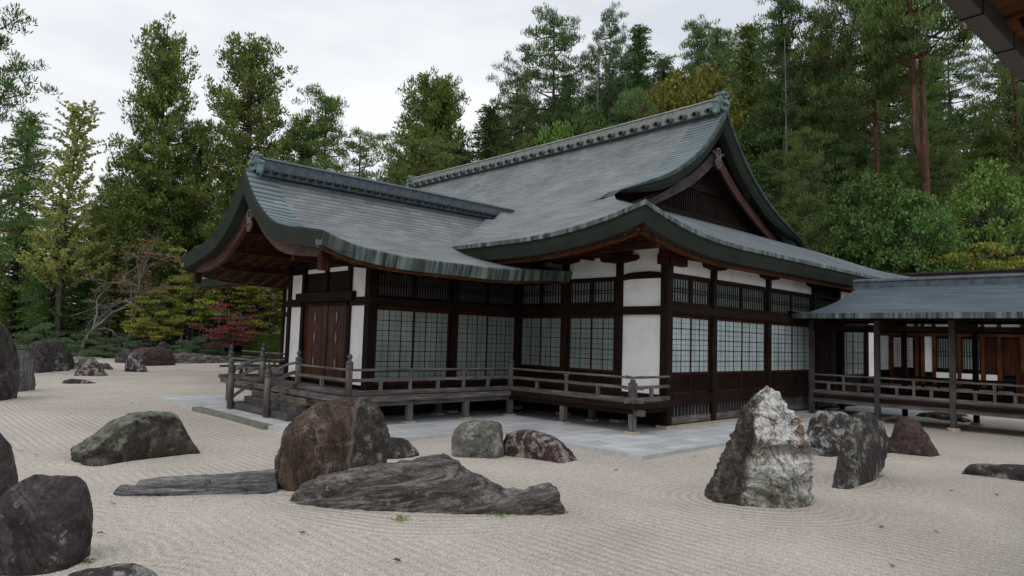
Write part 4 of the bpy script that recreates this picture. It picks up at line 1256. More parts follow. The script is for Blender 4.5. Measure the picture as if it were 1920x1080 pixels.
def rock_mesh(P, closed_u, name, mat, label, group, amp, seed, facet=.5, cat='rock', lift_=0, strat=None):
    """P: rings of points; noise-displaced and smoothed into a rock"""
    mb = MB(); mb.grid(P)
    me = bpy.data.meshes.new(name)
    import bmesh
    b = bmesh.new()
    vs = [b.verts.new(v) for v in mb.v]
    for f in mb.f:
        try: b.faces.new([vs[i] for i in f])
        except ValueError: pass
    bmesh.ops.remove_doubles(b, verts=b.verts, dist=.004)
    bmesh.ops.dissolve_degenerate(b, edges=b.edges, dist=.002)
    bmesh.ops.holes_fill(b, edges=[e for e in b.edges if e.is_boundary], sides=400)
    bmesh.ops.triangulate(b, faces=[f for f in b.faces if len(f.verts) > 4])
    bmesh.ops.recalc_face_normals(b, faces=b.faces)
    b.normal_update()
    off = Vector((seed*3.7, seed*1.3, seed*.7))
    rr = random.Random(seed*7+1)
    cen = Vector(np.mean([v.co for v in b.verts], axis=0))
    lo_ = Vector((min(v.co.x for v in b.verts), min(v.co.y for v in b.verts), 0)); hi_ = Vector((max(v.co.x for v in b.verts), max(v.co.y for v in b.verts), max(v.co.z for v in b.verts)))
    for _ in range(int(26*facet)+(6 if facet > .05 else 0)):
        nn2 = Vector((rr.gauss(0, 1), rr.gauss(0, 1), rr.gauss(.25, .75))).normalized()
        h_ = max((v.co-cen).dot(nn2) for v in b.verts); d_ = h_*rr.uniform(.80, .97)
        # planes that would eat the outline seen from the front are kept shallow
        if abs(nn2.x*FW[0]+nn2.y*FW[1]) < .45: d_ = h_*rr.uniform(.95, .995)
        for v in b.verts:
            e_ = (v.co-cen).dot(nn2)-d_
            if e_ > 0 and v.co.z > -.05: v.co -= nn2*e_*.9
    b.normal_update()
    nv = {v: v.normal.copy() for v in b.verts}
    for v in b.verts:
        p = v.co+off
        q = Vector((p.x, p.y, p.z))
        if strat: q = Matrix.Rotation(strat[1], 3, Vector(strat[2])) @ q; q.z *= strat[0]
        h = .55*noise.noise(q*1.7/strat_s(amp)) if False else 0
        n1 = noise.fractal(q*2.0, 1.0, 2.1, 5)
        cell = noise.voronoi(q*2.6)[0]
        fc = (cell[1]-cell[0])
        n2 = noise.ridged_multi_fractal(q*4.2, .9, 2.2, 6, 1.0, 2.0)
        n3 = noise.noise(q*17)
        lay = 0
        if strat:           # bedding: fine ledges that follow the stone's own axis
            w2 = Matrix.Rotation(strat[3], 3, 'Z') @ p if len(strat) > 3 else p
            lay = noise.ridged_multi_fractal(Vector((w2.x*.9, w2.y*2.5+p.z*2, p.z*7+w2.x*.6)), .9, 2.1, 5, 1.0, 2.0)-1.1
        h = amp*(n1*.75 + facet*(fc-.35)*.8 + (n2-1.2)*.45 + n3*.16 + lay*.45)
        v.co += nv[v]*h
    b.to_mesh(me); b.free()
    me.materials.append(RK[mat])
    me.polygons.foreach_set('use_smooth', [True]*len(me.polygons))
    zmin = min(v.co.z for v in me.vertices)
    o = bpy.data.objects.new(name, me); COL.objects.link(o)
    c = np.mean([v.co for v in me.vertices], axis=0)
    org = Vector((c[0], c[1], 0))
    o.location = org
    # object-space colour is kept in world metres by shifting the mesh instead
    for v in me.vertices: v.co -= org
    return tag(o, label, cat, group)
def vplane(a, b_, back):
    """vertical plane through ground points a,b_ pushed away from the viewer"""
    u = (b_-a); L = np.linalg.norm(u); u = u/L
    n_ = np.array([-u[1], u[0], 0]); n_ = n_ if n_@FW > 0 else -n_
    o = a+n_*back
    def hit(px, py):
        d = ray(px, py); t = ((o-CAM)@n_)/(d@n_); p = CAM+d*t
        return (p-a)@u, p[2]
    return hit, u, n_, o
def fit(depth, a, b_):
    return
def rock_up(rows, base, depth, mat, label, name='rock', group=None, amp=.05, seed=1, sup=2.6, facet=.5, bulge=.5, n=84, m=72, lean=0, strat=None, cat='rock'):
    """rows [(py, left px, right px)] top to bottom; base two ground pixels (left, right)"""
    a, b_ = bp(*base[0], 'z', 0), bp(*base[1], 'z', 0)
    hit, u, nn_, o = vplane(a, b_, depth*.45)
    T = []
    for py, l, r_ in rows:
        ul, zl = hit(l, py); ur, zr_ = hit(r_, py); T.append(((zl+zr_)/2, ul, ur))
    T.sort(key=lambda q: -q[0])
    zs = [q[0] for q in T]; zt = zs[0]
    lf = lambda z: float(np.interp(-z, [-q for q in zs], [q[1] for q in T]))
    rf = lambda z: float(np.interp(-z, [-q for q in zs], [q[2] for q in T]))
    P = []
    zz = [zt]+list(np.linspace(zt-.01, -.12, n))
    for i, z in enumerate(zz):
        l, r_ = lf(z), rf(z)
        f = min(1, (zt-z)/(zt*.85)); dz = depth*(.12+.88*min(1, (f**bulge)))/2
        c = (l+r_)/2; hw = (r_-l)/2
        if i == 0: hw *= .3; dz *= .3
        row = []
        for k in range(m+1):
            t = 2*math.pi*k/m; ct, st_ = math.cos(t), math.sin(t)
            e = 2/sup
            x = math.copysign(abs(ct)**e, ct)*hw; y = math.copysign(abs(st_)**e, st_)*dz
            p = a+u*(c+x)+nn_*(depth*.45+y+lean*z); p[2] = z
            row.append(tuple(p))
        P.append(row)
    cc = a+u*((lf(.02)+rf(.02))/2)+nn_*depth*.45
    ROCKS.append((cc[0], cc[1], u[0], u[1], (rf(.02)-lf(.02))/2, depth*.5))
    return rock_mesh(P, True, name, mat, label, group, amp, seed, facet, strat=strat, cat=cat)
def rock_long(outline, base, depth, mat, label, name='rock', group=None, amp=.04, seed=1, sup=2.4, facet=.4, n=120, m=44, dprof=None, strat=None, skew=0, back=None, cat='rock'):
    """outline [(px, py)] of the top edge left to right; base two ground pixels"""
    a, b_ = bp(*base[0], 'z', 0), bp(*base[1], 'z', 0)
    hit, u, nn_, o = vplane(a, b_, depth*.45)
    T = [hit(px, py) for px, py in outline]
    U = [q[0] for q in T]; Z = [q[1] for q in T]
    for i in range(1, len(U)): U[i] = max(U[i], U[i-1]+.004)
    P = []
    ts = (1-np.cos(np.linspace(0, math.pi, n)))/2*.5+np.linspace(0, 1, n)*.5
    for t in ts:
        uu = U[0]+(U[-1]-U[0])*t; z = max(.03, float(np.interp(uu, U, Z)))
        dp = depth*(dprof(t) if dprof else min(1, .45+1.9*max(0., math.sin(math.pi*t))**.7))/2
        row = []
        for k in range(m+1):
            th = math.pi*k/m; ct, st_ = math.cos(th), max(0., math.sin(th)); e = 2/(sup if ct > 0 or back is None else back)
            y = -math.copysign(abs(ct)**e, ct)*dp; zz = (st_**e)*z
            p = a+u*uu+nn_*(depth*.45+y+skew*zz); p[2] = zz-.10 if zz < .02 else zz-.02
            row.append(tuple(p))
        P.append(row)
    cc = a+u*(U[0]+U[-1])/2+nn_*depth*.45
    ROCKS.append((cc[0], cc[1], u[0], u[1], (U[-1]-U[0])/2, depth*.5))
    return rock_mesh(P, False, name, mat, label, group, amp, seed, facet, strat=strat, cat=cat)

# foreground, left to right
rock_up([(888,72,122),(893,50,143),(903,30,153),(925,12,161),(960,-12,164),(1000,-30,163),(1040,-36,161),(1078,-40,157)], ((-35,1082),(158,1076)), .85, 'purple',
        'large smooth purple-black boulder with a few white lichen spots in the bottom left corner', 'boulder', amp=.035, seed=3, facet=.4, bulge=.6)
rock_up([(792,-30,-6),(806,-40,8),(830,-48,18),(870,-55,27),(905,-60,33),(955,-64,37)], ((-62,958),(35,950)), .7, 'purple', 'dark upright rock cut by the left edge of the picture behind the purple-black boulder', 'standing_rock', amp=.02, seed=5, facet=.25)
rock_long([(96,1094),(130,1074),(170,1064),(205,1059),(245,1056),(265,1066),(285,1082),(300,1100)], ((90,1120),(305,1116)), .5, 'lich', 'pinkish lichened low rock just entering at the bottom edge', 'low_rock', amp=.02, seed=7)
rock_long([(140,866),(142,850),(152,836),(178,814),(215,788),(250,773),(285,769),(318,768),(335,780),(348,800),(362,825),(373,846)], ((150,878),(373,850)), 1.15, 'green',
          'broad wedge shaped boulder with a pale green lichened top sloping left', 'boulder', amp=.05, seed=11, sup=6, back=1.9, facet=.8, skew=.12)
rock_long([(199,929),(203,917),(225,908),(256,906),(262,897),(300,892),(380,888),(440,884),(500,880),(530,880)], ((200,934),(528,926)), .42, 'log',
          'long low log-like slate rock reaching from the left to the rusty brown boulder', 'low_rock', amp=.028, seed=13, sup=3.2, dprof=lambda t: .55+.45*min(1, t*3), strat=(3.5, 0.05, (1,0,0), R(31)), n=150, m=60)
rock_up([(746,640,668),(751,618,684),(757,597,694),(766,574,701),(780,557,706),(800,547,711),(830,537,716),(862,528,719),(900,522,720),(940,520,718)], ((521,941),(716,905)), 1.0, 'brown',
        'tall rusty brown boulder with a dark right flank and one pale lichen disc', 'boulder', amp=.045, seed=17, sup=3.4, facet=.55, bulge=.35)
rock_long([(545,938),(549,922),(573,900),(620,885),(680,876),(740,862),(785,855),(830,852),(855,860),(872,877),(900,893),(925,906),(945,914),(968,915),(1000,909),(1028,906),(1044,918),(1054,938),(1060,962)], ((548,952),(1056,974)), .85, 'strata',
          'long banded rock with one hump and a small head, before the brown boulder', 'boulder', amp=.05, seed=19, sup=2.2, facet=.0,
          dprof=lambda t: interp([(0,.30),(.06,.62),(.2,.92),(.4,1),(.62,.98),(.78,.80),(.86,.70),(.94,.66),(1,.35)], t), strat=(2.4, -.35, (.7,.7,0), R(49.5)), n=190, m=70)
rock_up([(820,728,748),(828,716,765),(840,712,775),(855,708,781),(868,705,784)], ((710,866),(783,858)), .6, 'dark', 'small dark crumpled rock peeping out right of the brown boulder', amp=.04, seed=23, facet=.6)
rock_up([(789,888,934),(795,864,941),(806,852,943),(826,847,944),(862,844,946)], ((846,858),(945,862)), .62, 'grey', 'pale grey boulder with a flat top beside the red lichened rock', 'boulder', amp=.028, seed=29, sup=3.6, facet=.5, bulge=.3)
rock_long([(944,848),(947,812),(958,802),(1000,806),(1030,815),(1052,828),(1065,845),(1077,856),(1081,868)], ((948,856),(1080,874)), .55, 'red',
          'red rock crusted with white lichen right of the pale grey boulder', amp=.035, seed=31, sup=2.8, facet=.7)
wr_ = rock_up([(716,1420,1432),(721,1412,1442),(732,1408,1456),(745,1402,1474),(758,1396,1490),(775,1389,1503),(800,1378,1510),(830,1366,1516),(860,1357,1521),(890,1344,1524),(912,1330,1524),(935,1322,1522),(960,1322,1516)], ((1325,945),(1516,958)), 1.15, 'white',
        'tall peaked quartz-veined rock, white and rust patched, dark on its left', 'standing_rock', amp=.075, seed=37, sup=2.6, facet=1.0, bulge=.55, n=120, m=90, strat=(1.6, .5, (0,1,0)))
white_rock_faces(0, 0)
rock_up([(770,1534,1572),(776,1524,1586),(790,1518,1594),(820,1514,1600),(860,1512,1602)], ((1514,858),(1602,856)), .7, 'lich', 'squat dark boulder with pale lichen discs behind the quartz-veined rock', 'boulder', amp=.03, seed=41, sup=3.0, bulge=.35)
rock_up([(773,1606,1624),(778,1598,1634),(790,1590,1645),(806,1586,1653),(830,1581,1658),(856,1574,1659),(884,1569,1652),(910,1567,1630),(928,1568,1606)], ((1570,928),(1655,896)), .36, 'dark',
        'upright dark slab of rock standing alone on raked gravel right of the quartz-veined rock', 'standing_rock', amp=.03, seed=43, sup=2.4, facet=.4, bulge=.45)
rock_up([(780,1692,1710),(785,1684,1722),(797,1679,1733),(812,1674,1742),(832,1668,1754),(862,1662,1770)], ((1664,850),(1768,862)), .8, 'redr', 'dark red peaked rock in front of the corridor', 'boulder', amp=.04, seed=47, facet=.8)
rock_long([(1640,845),(1648,824),(1668,818),(1680,830),(1690,850)], ((1642,850),(1690,852)), .4, 'dark', 'low dark stone tucked against the left of the dark red rock', 'low_rock', amp=.02, seed=49)
rock_long([(1797,884),(1801,872),(1822,867),(1870,869),(1930,871),(1980,874),(2010,905)], ((1798,888),(2010,916)), .55, 'dark', 'flat topped dark rock lying at the right edge of the picture', 'low_rock', amp=.02, seed=53, sup=3.6)
# far left group
rock_up([(600,-34,2),(612,-34,10),(630,-34,16),(645,-34,21),(690,-34,23),(722,-34,18),(744,-34,13)], ((-34,748),(16,740)), .9, 'purple', 'tall dark rock at the left edge with a ragged right side', 'standing_rock', amp=.06, seed=59, facet=.6)
rock_up([(656,20,30),(660,18,48),(668,16,51),(700,16,52),(732,12,54)], ((14,732),(54,727)), .7, 'greystr', 'grey streaked upright slab right of the tall edge rock', 'standing_rock', amp=.04, seed=61, sup=3.4, bulge=.25)
rock_up([(639,76,108),(643,60,114),(650,53,118),(664,51,123),(697,50,130)], ((52,696),(122,688)), 1.2, 'purple', 'broad flat-topped dark boulder at the back left of the gravel', 'boulder', amp=.08, seed=67, sup=3.6, bulge=.3)
rock_up([(657,88,104),(664,82,112),(675,79,118),(698,77,123)], ((78,698),(123,696)), 1.2, 'dark', 'rounded dark rock in front of the broad flat-topped boulder', amp=.06, seed=71, facet=.7)
rock_up([(675,56,76),(680,50,80),(694,48,82)], ((50,694),(82,693)), .9, 'redr', 'small reddish round rock left of the rounded dark rock', amp=.04, seed=73)
rock_long([(131,684),(134,672),(145,668),(175,669),(183,676),(186,684)], ((132,686),(186,686)), 1.0, 'grey', 'long pale grey rock low in the back left group', 'low_rock', amp=.05, seed=79)
rock_long([(129,692),(133,681),(150,680),(190,680),(205,681),(214,688),(216,693)], ((130,692),(216,693)), .9, 'dark', 'low black rock under the pale grey rock', 'low_rock', amp=.05, seed=83)
rock_long([(142,702),(146,682),(165,676),(185,680),(192,692),(203,704)], ((143,705),(204,706)), .8, 'red', 'white and red spotted small rock in front of the low black rock', amp=.05, seed=89, facet=.7)
rock_long([(112,719),(120,712),(135,709),(160,711),(182,717)], ((113,720),(182,719)), .5, 'dark', 'thin dark sliver of rock lying nearly flush in the gravel', 'low_rock', amp=.02, seed=97)
rock_up([(654,230,245),(660,225,250),(670,222,252),(681,221,254)], ((222,681),(254,680)), 1.2, 'purple', 'dark peaked rock at the left of the middle back group', amp=.06, seed=101)
rock_up([(659,246,252),(666,240,260),(678,236,270),(697,234,277)], ((235,697),(277,697)), 1.0, 'lich', 'pointed lichened rock before the long reddish boulder', amp=.05, seed=103)
rock_up([(652,264,304),(657,256,314),(668,254,318),(687,253,318)], ((255,687),(318,685)), 1.7, 'redr', 'long reddish brown boulder in the middle back group', 'boulder', amp=.09, seed=107, sup=3.2, bulge=.3)
rock_up([(640,304,312),(646,300,316),(660,297,319),(683,296,321)], ((297,683),(321,682)), 1.0, 'purple', 'narrow upright rock with a rounded tip behind the long reddish boulder', 'standing_rock', amp=.05, seed=109)
rock_long([(320,678),(326,663),(350,661),(380,664),(400,667),(425,670),(434,680)], ((321,682),(434,681)), 1.8, 'strata', 'long low grey-brown rock by the far trees, left of the steps', 'low_rock', amp=.12, seed=113)
rock_up([(649,382,392),(653,375,398),(660,372,403),(669,370,406)], ((371,669),(406,668)), 1.4, 'lich', 'white spotted rock beyond the long low grey-brown rock', amp=.09, seed=127)
# under and beyond the corridor
for i, (l, r_, t_, b2) in enumerate(((1735,1768,772,786),(1758,1800,769,781),(1779,1805,779,793))):
    rock_long([(l,b2-3),(l+6,t_+2),((l+r_)/2,t_),(r_-5,t_+3),(r_,b2-2)], ((l,b2),(r_,b2)), 1.0, 'dark',
              ['small black rock on the gravel beyond the corridor, leftmost of three', 'small black rock beyond the corridor, farthest of three', 'small black rock in the shade right under the corridor floor'][i], 'low_rock', amp=.04, seed=131+i)
# ================================================================== paving and ground
def prism(outline, z0, z1): 
    return MB().poly(outline, 'z', z0, z1)
PX, PYF, PYW = -4.04, -2.2, 2.15
PWX = -8.12
def mat_pave():
    mt, t, b = new_mat('blue_grey_granite_paving'); g = G(t)
    v = g.coord('Object')
    br = g.n('TexBrick'); br.offset = .5; br.inputs['Scale'].default_value = 1
    br.inputs['Brick Width'].default_value = .95; br.inputs['Row Height'].default_value = .46; br.inputs['Mortar Size'].default_value = .007
    br.inputs['Color1'].default_value = (.82,.82,.82,1); br.inputs['Color2'].default_value = (1.12,1.12,1.12,1); br.inputs['Mortar'].default_value = (.35,.35,.35,1)
    g.l(v, br.inputs['Vector'])
    n1 = g.noise(v, 1.1, 6, .65)
    c = g.ramp(n1, [(.3, (.40,.41,.42)), (.55, (.53,.545,.56)), (.8, (.60,.61,.62))])
    c = g.mix(1, c, br.outputs[0], 'MULTIPLY')
    c = g.mix(.6, c, g.ramp(g.noise(v, 60, 4, .7), [(.3, (.75,)*3), (.7, (1.2,)*3)]), 'MULTIPLY')
    g.l(c, b.inputs['Base Color']); b.inputs['Roughness'].default_value = .7
    g.l(g.bump(br.outputs[0], .3, .01), b.inputs['Normal'])
    return mt
M['pave'] = mat_pave()
M['kerb'] = mat_plain('granite_kerb', (.46,.475,.485), .75, .18, 2.5, bump=.3)
M['kerb_moss'] = mat_plain('mossy_kerb_stone', (.17,.175,.135), .85, .3, 4, bump=.4)
ol = [(PWX,13.3),(PWX,PYW),(PX,PYW),(PX,PYF),(15.5,PYF),(15.5,13.3)]
struct(prism(ol, -.02, POD-.004).build('paving_bed', M['kerb'], None))
inn = [(PWX+.16,13.14),(PWX+.16,PYW+.16),(PX+.16,PYW+.16),(PX+.16,PYF+.16),(15.4,PYF+.16),(15.4,13.14)]
struct(prism(inn, POD-.003, POD).build('paving', M['pave'], None))
mb = MB().box(PWX-.10, PWX+.14, 5.3, 10.0, -.01, POD+.004); struct(mb.build('step_base_stone', M['kerb_moss'], None, bevel=.01))
# low paving strip beyond the corridor
struct(MB().box(15.2, 19.3, -13, 8, -.02, .05).build('rear_paving', M['pave'], None))
struct(MB().box(11.6, 15.2, -.9, .0, -.02, .06).build('side_paving', M['pave'], None))

def mat_gravel():
    mt, t, b = new_mat('raked_white_gravel'); g = G(t)
    v = g.coord('Object')
    at = g.n('Attribute'); at.attribute_name = 'rake'; at.attribute_type = 'GEOMETRY'
    an = g.n('Attribute'); an.attribute_name = 'near'; an.attribute_type = 'GEOMETRY'
    wob = g.math('MULTIPLY', g.noise(v, 1.2, 3, .5), .05)
    ph = g.math('ADD', at.outputs['Fac'], wob)
    ln = g.coord('Object')
    sx = g.n('SeparateXYZ'); g.l(ln, sx.inputs[0])
    ph2 = g.math('ADD', sx.outputs[0], g.math('MULTIPLY', g.noise(v, .5, 3, .5), .12))
    per = .145
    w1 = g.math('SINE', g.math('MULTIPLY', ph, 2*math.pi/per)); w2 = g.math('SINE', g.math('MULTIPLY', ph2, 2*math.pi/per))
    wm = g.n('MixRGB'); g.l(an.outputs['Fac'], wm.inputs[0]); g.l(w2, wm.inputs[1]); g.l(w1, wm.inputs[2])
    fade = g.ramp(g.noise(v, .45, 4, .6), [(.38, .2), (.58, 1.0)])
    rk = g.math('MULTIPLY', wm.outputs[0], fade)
    cell = g.vor(v, 120, 'F1', 'Color'); sep = g.n('SeparateXYZ'); g.l(cell, sep.inputs[0])
    cell2 = g.vor(v, 62, 'F1', 'Color'); sep2 = g.n('SeparateXYZ'); g.l(cell2, sep2.inputs[0])
    c = g.ramp(sep.outputs[0], [(0, (.20,.172,.148)), (.2, (.41,.372,.328)), (.6, (.56,.516,.463)), (1, (.73,.685,.625))])
    c = g.mix(.35, c, g.ramp(sep2.outputs[0], [(0, (.55,.54,.53)), (.5, (1.02,1,.98)), (1, (1.28,1.27,1.25))]), 'MULTIPLY')
    big = g.noise(v, .35, 5, .6)
    c = g.mix(1, c, g.ramp(big, [(.3, (.84,.83,.80)), (.7, (1.08,1.075,1.07))]), 'MULTIPLY')
    # rake shading painted into the colour: pale crests, shaded troughs
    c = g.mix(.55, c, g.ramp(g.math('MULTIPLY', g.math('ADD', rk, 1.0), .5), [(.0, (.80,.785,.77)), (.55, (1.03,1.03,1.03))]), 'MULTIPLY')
    g.l(c, b.inputs['Base Color']); b.inputs['Roughness'].default_value = .95; b.inputs['Specular IOR Level'].default_value = .1
    n1 = g.bump(rk, .8, .011)
    n2 = g.bump(g.math('ADD', sep.outputs[0], sep2.outputs[1]), .5, .006, n1)
    g.l(n2, b.inputs['Normal'])
    return mt
M['gravel'] = mat_gravel()
# distance of every ground point to the nearest rock or kerb -> rings of the rake
def ground_grid(X, Y, name, zf):
    gx, gy = np.meshgrid(X, Y, indexing='ij')
    dmin = np.full(gx.shape, 99.)
    for cx, cy, ux, uy, hw, hd in ROCKS:
        a = (gx-cx)*ux+(gy-cy)*uy; b_ = -(gx-cx)*uy+(gy-cy)*ux
        hw_, hd_ = max(hw, .1), max(hd, .1)
        k = np.sqrt((a/hw_)**2+(b_/hd_)**2)+1e-6
        r_ = np.sqrt(a*a+b_*b_); d = r_*(1-1/k)
        dmin = np.minimum(dmin, np.where(k > 1, d, 0))
    for x0, x1, y0, y1 in ((PWX, 16, PYW, 13.3), (PX, 16, PYF, 3)):
        dx = np.maximum(np.maximum(x0-gx, gx-x1), 0); dy = np.maximum(np.maximum(y0-gy, gy-y1), 0)
        dmin = np.minimum(dmin, np.sqrt(dx*dx+dy*dy)+.001)
    near = 1-np.clip((dmin-.95)/.12, 0, 1)
    gz = zf(gx, gy, dmin)
    ni, nj = gx.shape
    V = np.stack([gx, gy, gz], -1).reshape(-1, 3)
    idx = np.arange(ni*nj).reshape(ni, nj)
    Fq = np.stack([idx[:-1,:-1], idx[1:,:-1], idx[1:,1:], idx[:-1,1:]], -1).reshape(-1, 4)
    me = bpy.data.meshes.new(name); me.vertices.add(len(V)); me.vertices.foreach_set('co', V.ravel())
    me.loops.add(Fq.size); me.loops.foreach_set('vertex_index', Fq.ravel())
    me.polygons.add(len(Fq)); me.polygons.foreach_set('loop_start', np.arange(len(Fq))*4); me.polygons.foreach_set('loop_total', np.full(len(Fq), 4))
    me.update(); me.validate()
    for nm, arr in (('rake', dmin), ('near', near)):
        at = me.attributes.new(nm, 'FLOAT', 'POINT'); at.data.foreach_set('value', np.clip(arr, 0, 50).astype(np.float32).ravel())
    me.polygons.foreach_set('use_smooth', [True]*len(me.polygons))
    o = bpy.data.objects.new(name, me); COL.objects.link(o)
    return o
X = np.concatenate([np.arange(-24, 4, .10), np.arange(4, 22, .5), np.arange(22, 92, 3.)])
Y = np.concatenate([np.arange(-30, -14, 1.), np.arange(-14, 6, .10), np.arange(6, 24, .4), np.arange(24, 90, 2.)])
def zg(gx, gy, d):
    # low lip of gravel heaped against each stone
    return .028*np.exp(-(d/.16)**2)-.012+.010*np.sin(gx*1.3)*np.sin(gy*1.1)
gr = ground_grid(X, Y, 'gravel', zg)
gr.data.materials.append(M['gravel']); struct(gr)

# terrain: mossy earth beyond the gravel, rising to a wooded hill
f2 = np.array([FW[0], FW[1]]); f2 = f2/np.linalg.norm(f2); r2 = np.array([f2[1], -f2[0]])
def fs(x, y):
    dx, dy = x-CAM[0], y-CAM[1]
    return dx*f2[0]+dy*f2[1], dx*r2[0]+dy*r2[1]
def terrain(x, y):
    f_, s_ = fs(x, y)
    az = math.degrees(math.atan2(s_, max(f_, 1)))           # right positive
    k = smooth(-14, 12, az)
    start = 53-5*smooth(10, 36, az)
    h = .35*smooth(start-1.5, start+2.5, f_)*(1-.6*k)
    d = max(0, f_-start-3)
    h += (.045+.50*k)*min(d, 62)+(.10+.12*k)*max(0, d-62)*.4
    h += .5*smooth(0, 8, d)*noise.noise(Vector((x*.11, y*.11, 0)))
    if f_ < start-1.5: h = -.06
    return h
mb = MB(); rows = []
fa = list(np.arange(44, 80, 1.0))+list(np.arange(80, 260, 6.))
for f_ in fa:
    row = []
    for s_ in np.linspace(-1.15, 1.15, 90):
        x = CAM[0]+f2[0]*f_+r2[0]*s_*f_; y = CAM[1]+f2[1]*f_+r2[1]*s_*f_
        row.append((x, y, terrain(x, y)))
    rows.append(row)
mb.grid(rows)
def mat_earth():
    mt, t, b = new_mat('mossy_forest_floor'); g = G(t)
    v = g.coord('Object')
    n1 = g.noise(v, .5, 7, .65); n2 = g.noise(v, 7, 6, .7)
    c = g.ramp(n1, [(.35, (.030,.022,.012)), (.5, (.028,.036,.012)), (.65, (.045,.055,.018))])
    c = g.mix(.8, c, g.ramp(n2, [(.3, (.5,)*3), (.7, (1.4,)*3)]), 'MULTIPLY')
    g.l(c, b.inputs['Base Color']); b.inputs['Roughness'].default_value = .95
    g.l(g.bump(n2, 1, .1), b.inputs['Normal'])
    return mt
M['earth'] = mat_earth()
struct(mb.build('hill', M['earth'], None, smooth=True, fix=False))
# big base sheet so the land reaches the horizon
s_ = MB(); s_.grid([[(-400,-400,-.30),(-400,500,-.30)],[(500,-400,-.30),(500,500,-.30)]], flip=True)
struct(s_.build('ground', M['earth'], None, fix=False))
# ================================================================== trees
def mat_leaf(name, c1, c2, c3, trans=.25, huev=.03):
    mt = bpy.data.materials.new(name); mt.use_nodes = True
    t = mt.node_tree; t.nodes.clear(); g = G(t)
    o = g.n('OutputMaterial'); d = g.n('BsdfPrincipled'); tr = g.n('BsdfTranslucent'); ms = g.n('MixShader')
    geo = g.n('NewGeometry'); oi = g.n('ObjectInfo')
    v = g.coord('Object')
    n_ = g.noise(v, .9, 3, .6)
    f = g.math('ADD', g.math('MULTIPLY', geo.outputs['Random Per Island'], .55), g.math('MULTIPLY', n_, .55))
    c = g.ramp(f, [(.22, c1), (.5, c2), (.85, c3)])
    hs = g.n('HueSaturation'); g.l(c, hs.inputs['Color'])
    g.l(g.math('ADD', .5-huev/2, g.math('MULTIPLY', oi.outputs['Random'], huev)), hs.inputs['Hue'])
    g.l(g.math('ADD', .98, g.math('MULTIPLY', oi.outputs['Random'], .42)), hs.inputs['Value'])
    g.l(hs.outputs[0], d.inputs['Base Color']); g.l(hs.outputs[0], tr.inputs[0])
    d.inputs['Roughness'].default_value = .65; d.inputs['Specular IOR Level'].default_value = .25
    ms.inputs[0].default_value = trans
    g.l(d.outputs[0], ms.inputs[1]); g.l(tr.outputs[0], ms.inputs[2]); g.l(ms.outputs[0], o.inputs[0])
    return mt
LF = {
 'cedar': mat_leaf('olive_cedar_foliage', (.054,.088,.020), (.122,.180,.042), (.24,.275,.070)),
 'pine': mat_leaf('pine_needles', (.042,.068,.018), (.100,.150,.040), (.18,.235,.070)),
 'bluepine': mat_leaf('blue_green_pine_needles', (.038,.072,.022), (.090,.150,.046), (.16,.235,.078)),
 'fir': mat_leaf('dark_evergreen_foliage', (.030,.056,.018), (.068,.120,.036), (.125,.190,.055)),
 'broad': mat_leaf('broad_green_leaves', (.046,.088,.022), (.080,.148,.036), (.135,.215,.060)),
 'ygreen': mat_leaf('yellow_green_leaves', (.10,.125,.020), (.21,.235,.038), (.33,.32,.065)),
 'maple': mat_leaf('green_maple_leaves', (.10,.15,.022), (.20,.25,.040), (.34,.31,.060)),
 'olive': mat_leaf('olive_yellow_leaves', (.075,.085,.018), (.15,.155,.030), (.24,.225,.05)),
 'red': mat_leaf('red_maple_leaves', (.11,.030,.026), (.21,.065,.052), (.30,.11,.085)),
 'orange': mat_leaf('orange_turning_leaves', (.12,.062,.018), (.21,.115,.035), (.30,.20,.055)),
 'ginkgo': mat_leaf('pale_yellow_green_leaves', (.22,.27,.06), (.36,.42,.12), (.50,.54,.22), .5),
 'cloud': mat_leaf('clipped_pine_needles', (.05,.09,.045), (.10,.16,.08), (.17,.24,.12)),
 'hedge': mat_leaf('hedge_leaves', (.050,.095,.018), (.11,.18,.036), (.18,.26,.06)),
 'moss': mat_leaf('small_green_weed', (.08,.12,.02), (.14,.20,.03), (.22,.28,.05)),
}
def mat_bark(name, a, b_, c_):
    return mat_wood(name, a, b_, c_, ax='z', rough=.9, grain=5, bump=.9)
BK = {'grey': mat_bark('grey_bark', (.045,.038,.032), (.105,.092,.08), (.19,.17,.15)),
      'dark': mat_bark('dark_bark', (.016,.013,.011), (.038,.031,.026), (.07,.06,.05)),
      'red': mat_bark('red_pine_bark', (.045,.027,.020), (.12,.062,.044), (.22,.125,.09)),
      'pale': mat_bark('pale_bare_wood', (.095,.088,.08), (.18,.168,.155), (.29,.275,.255))}
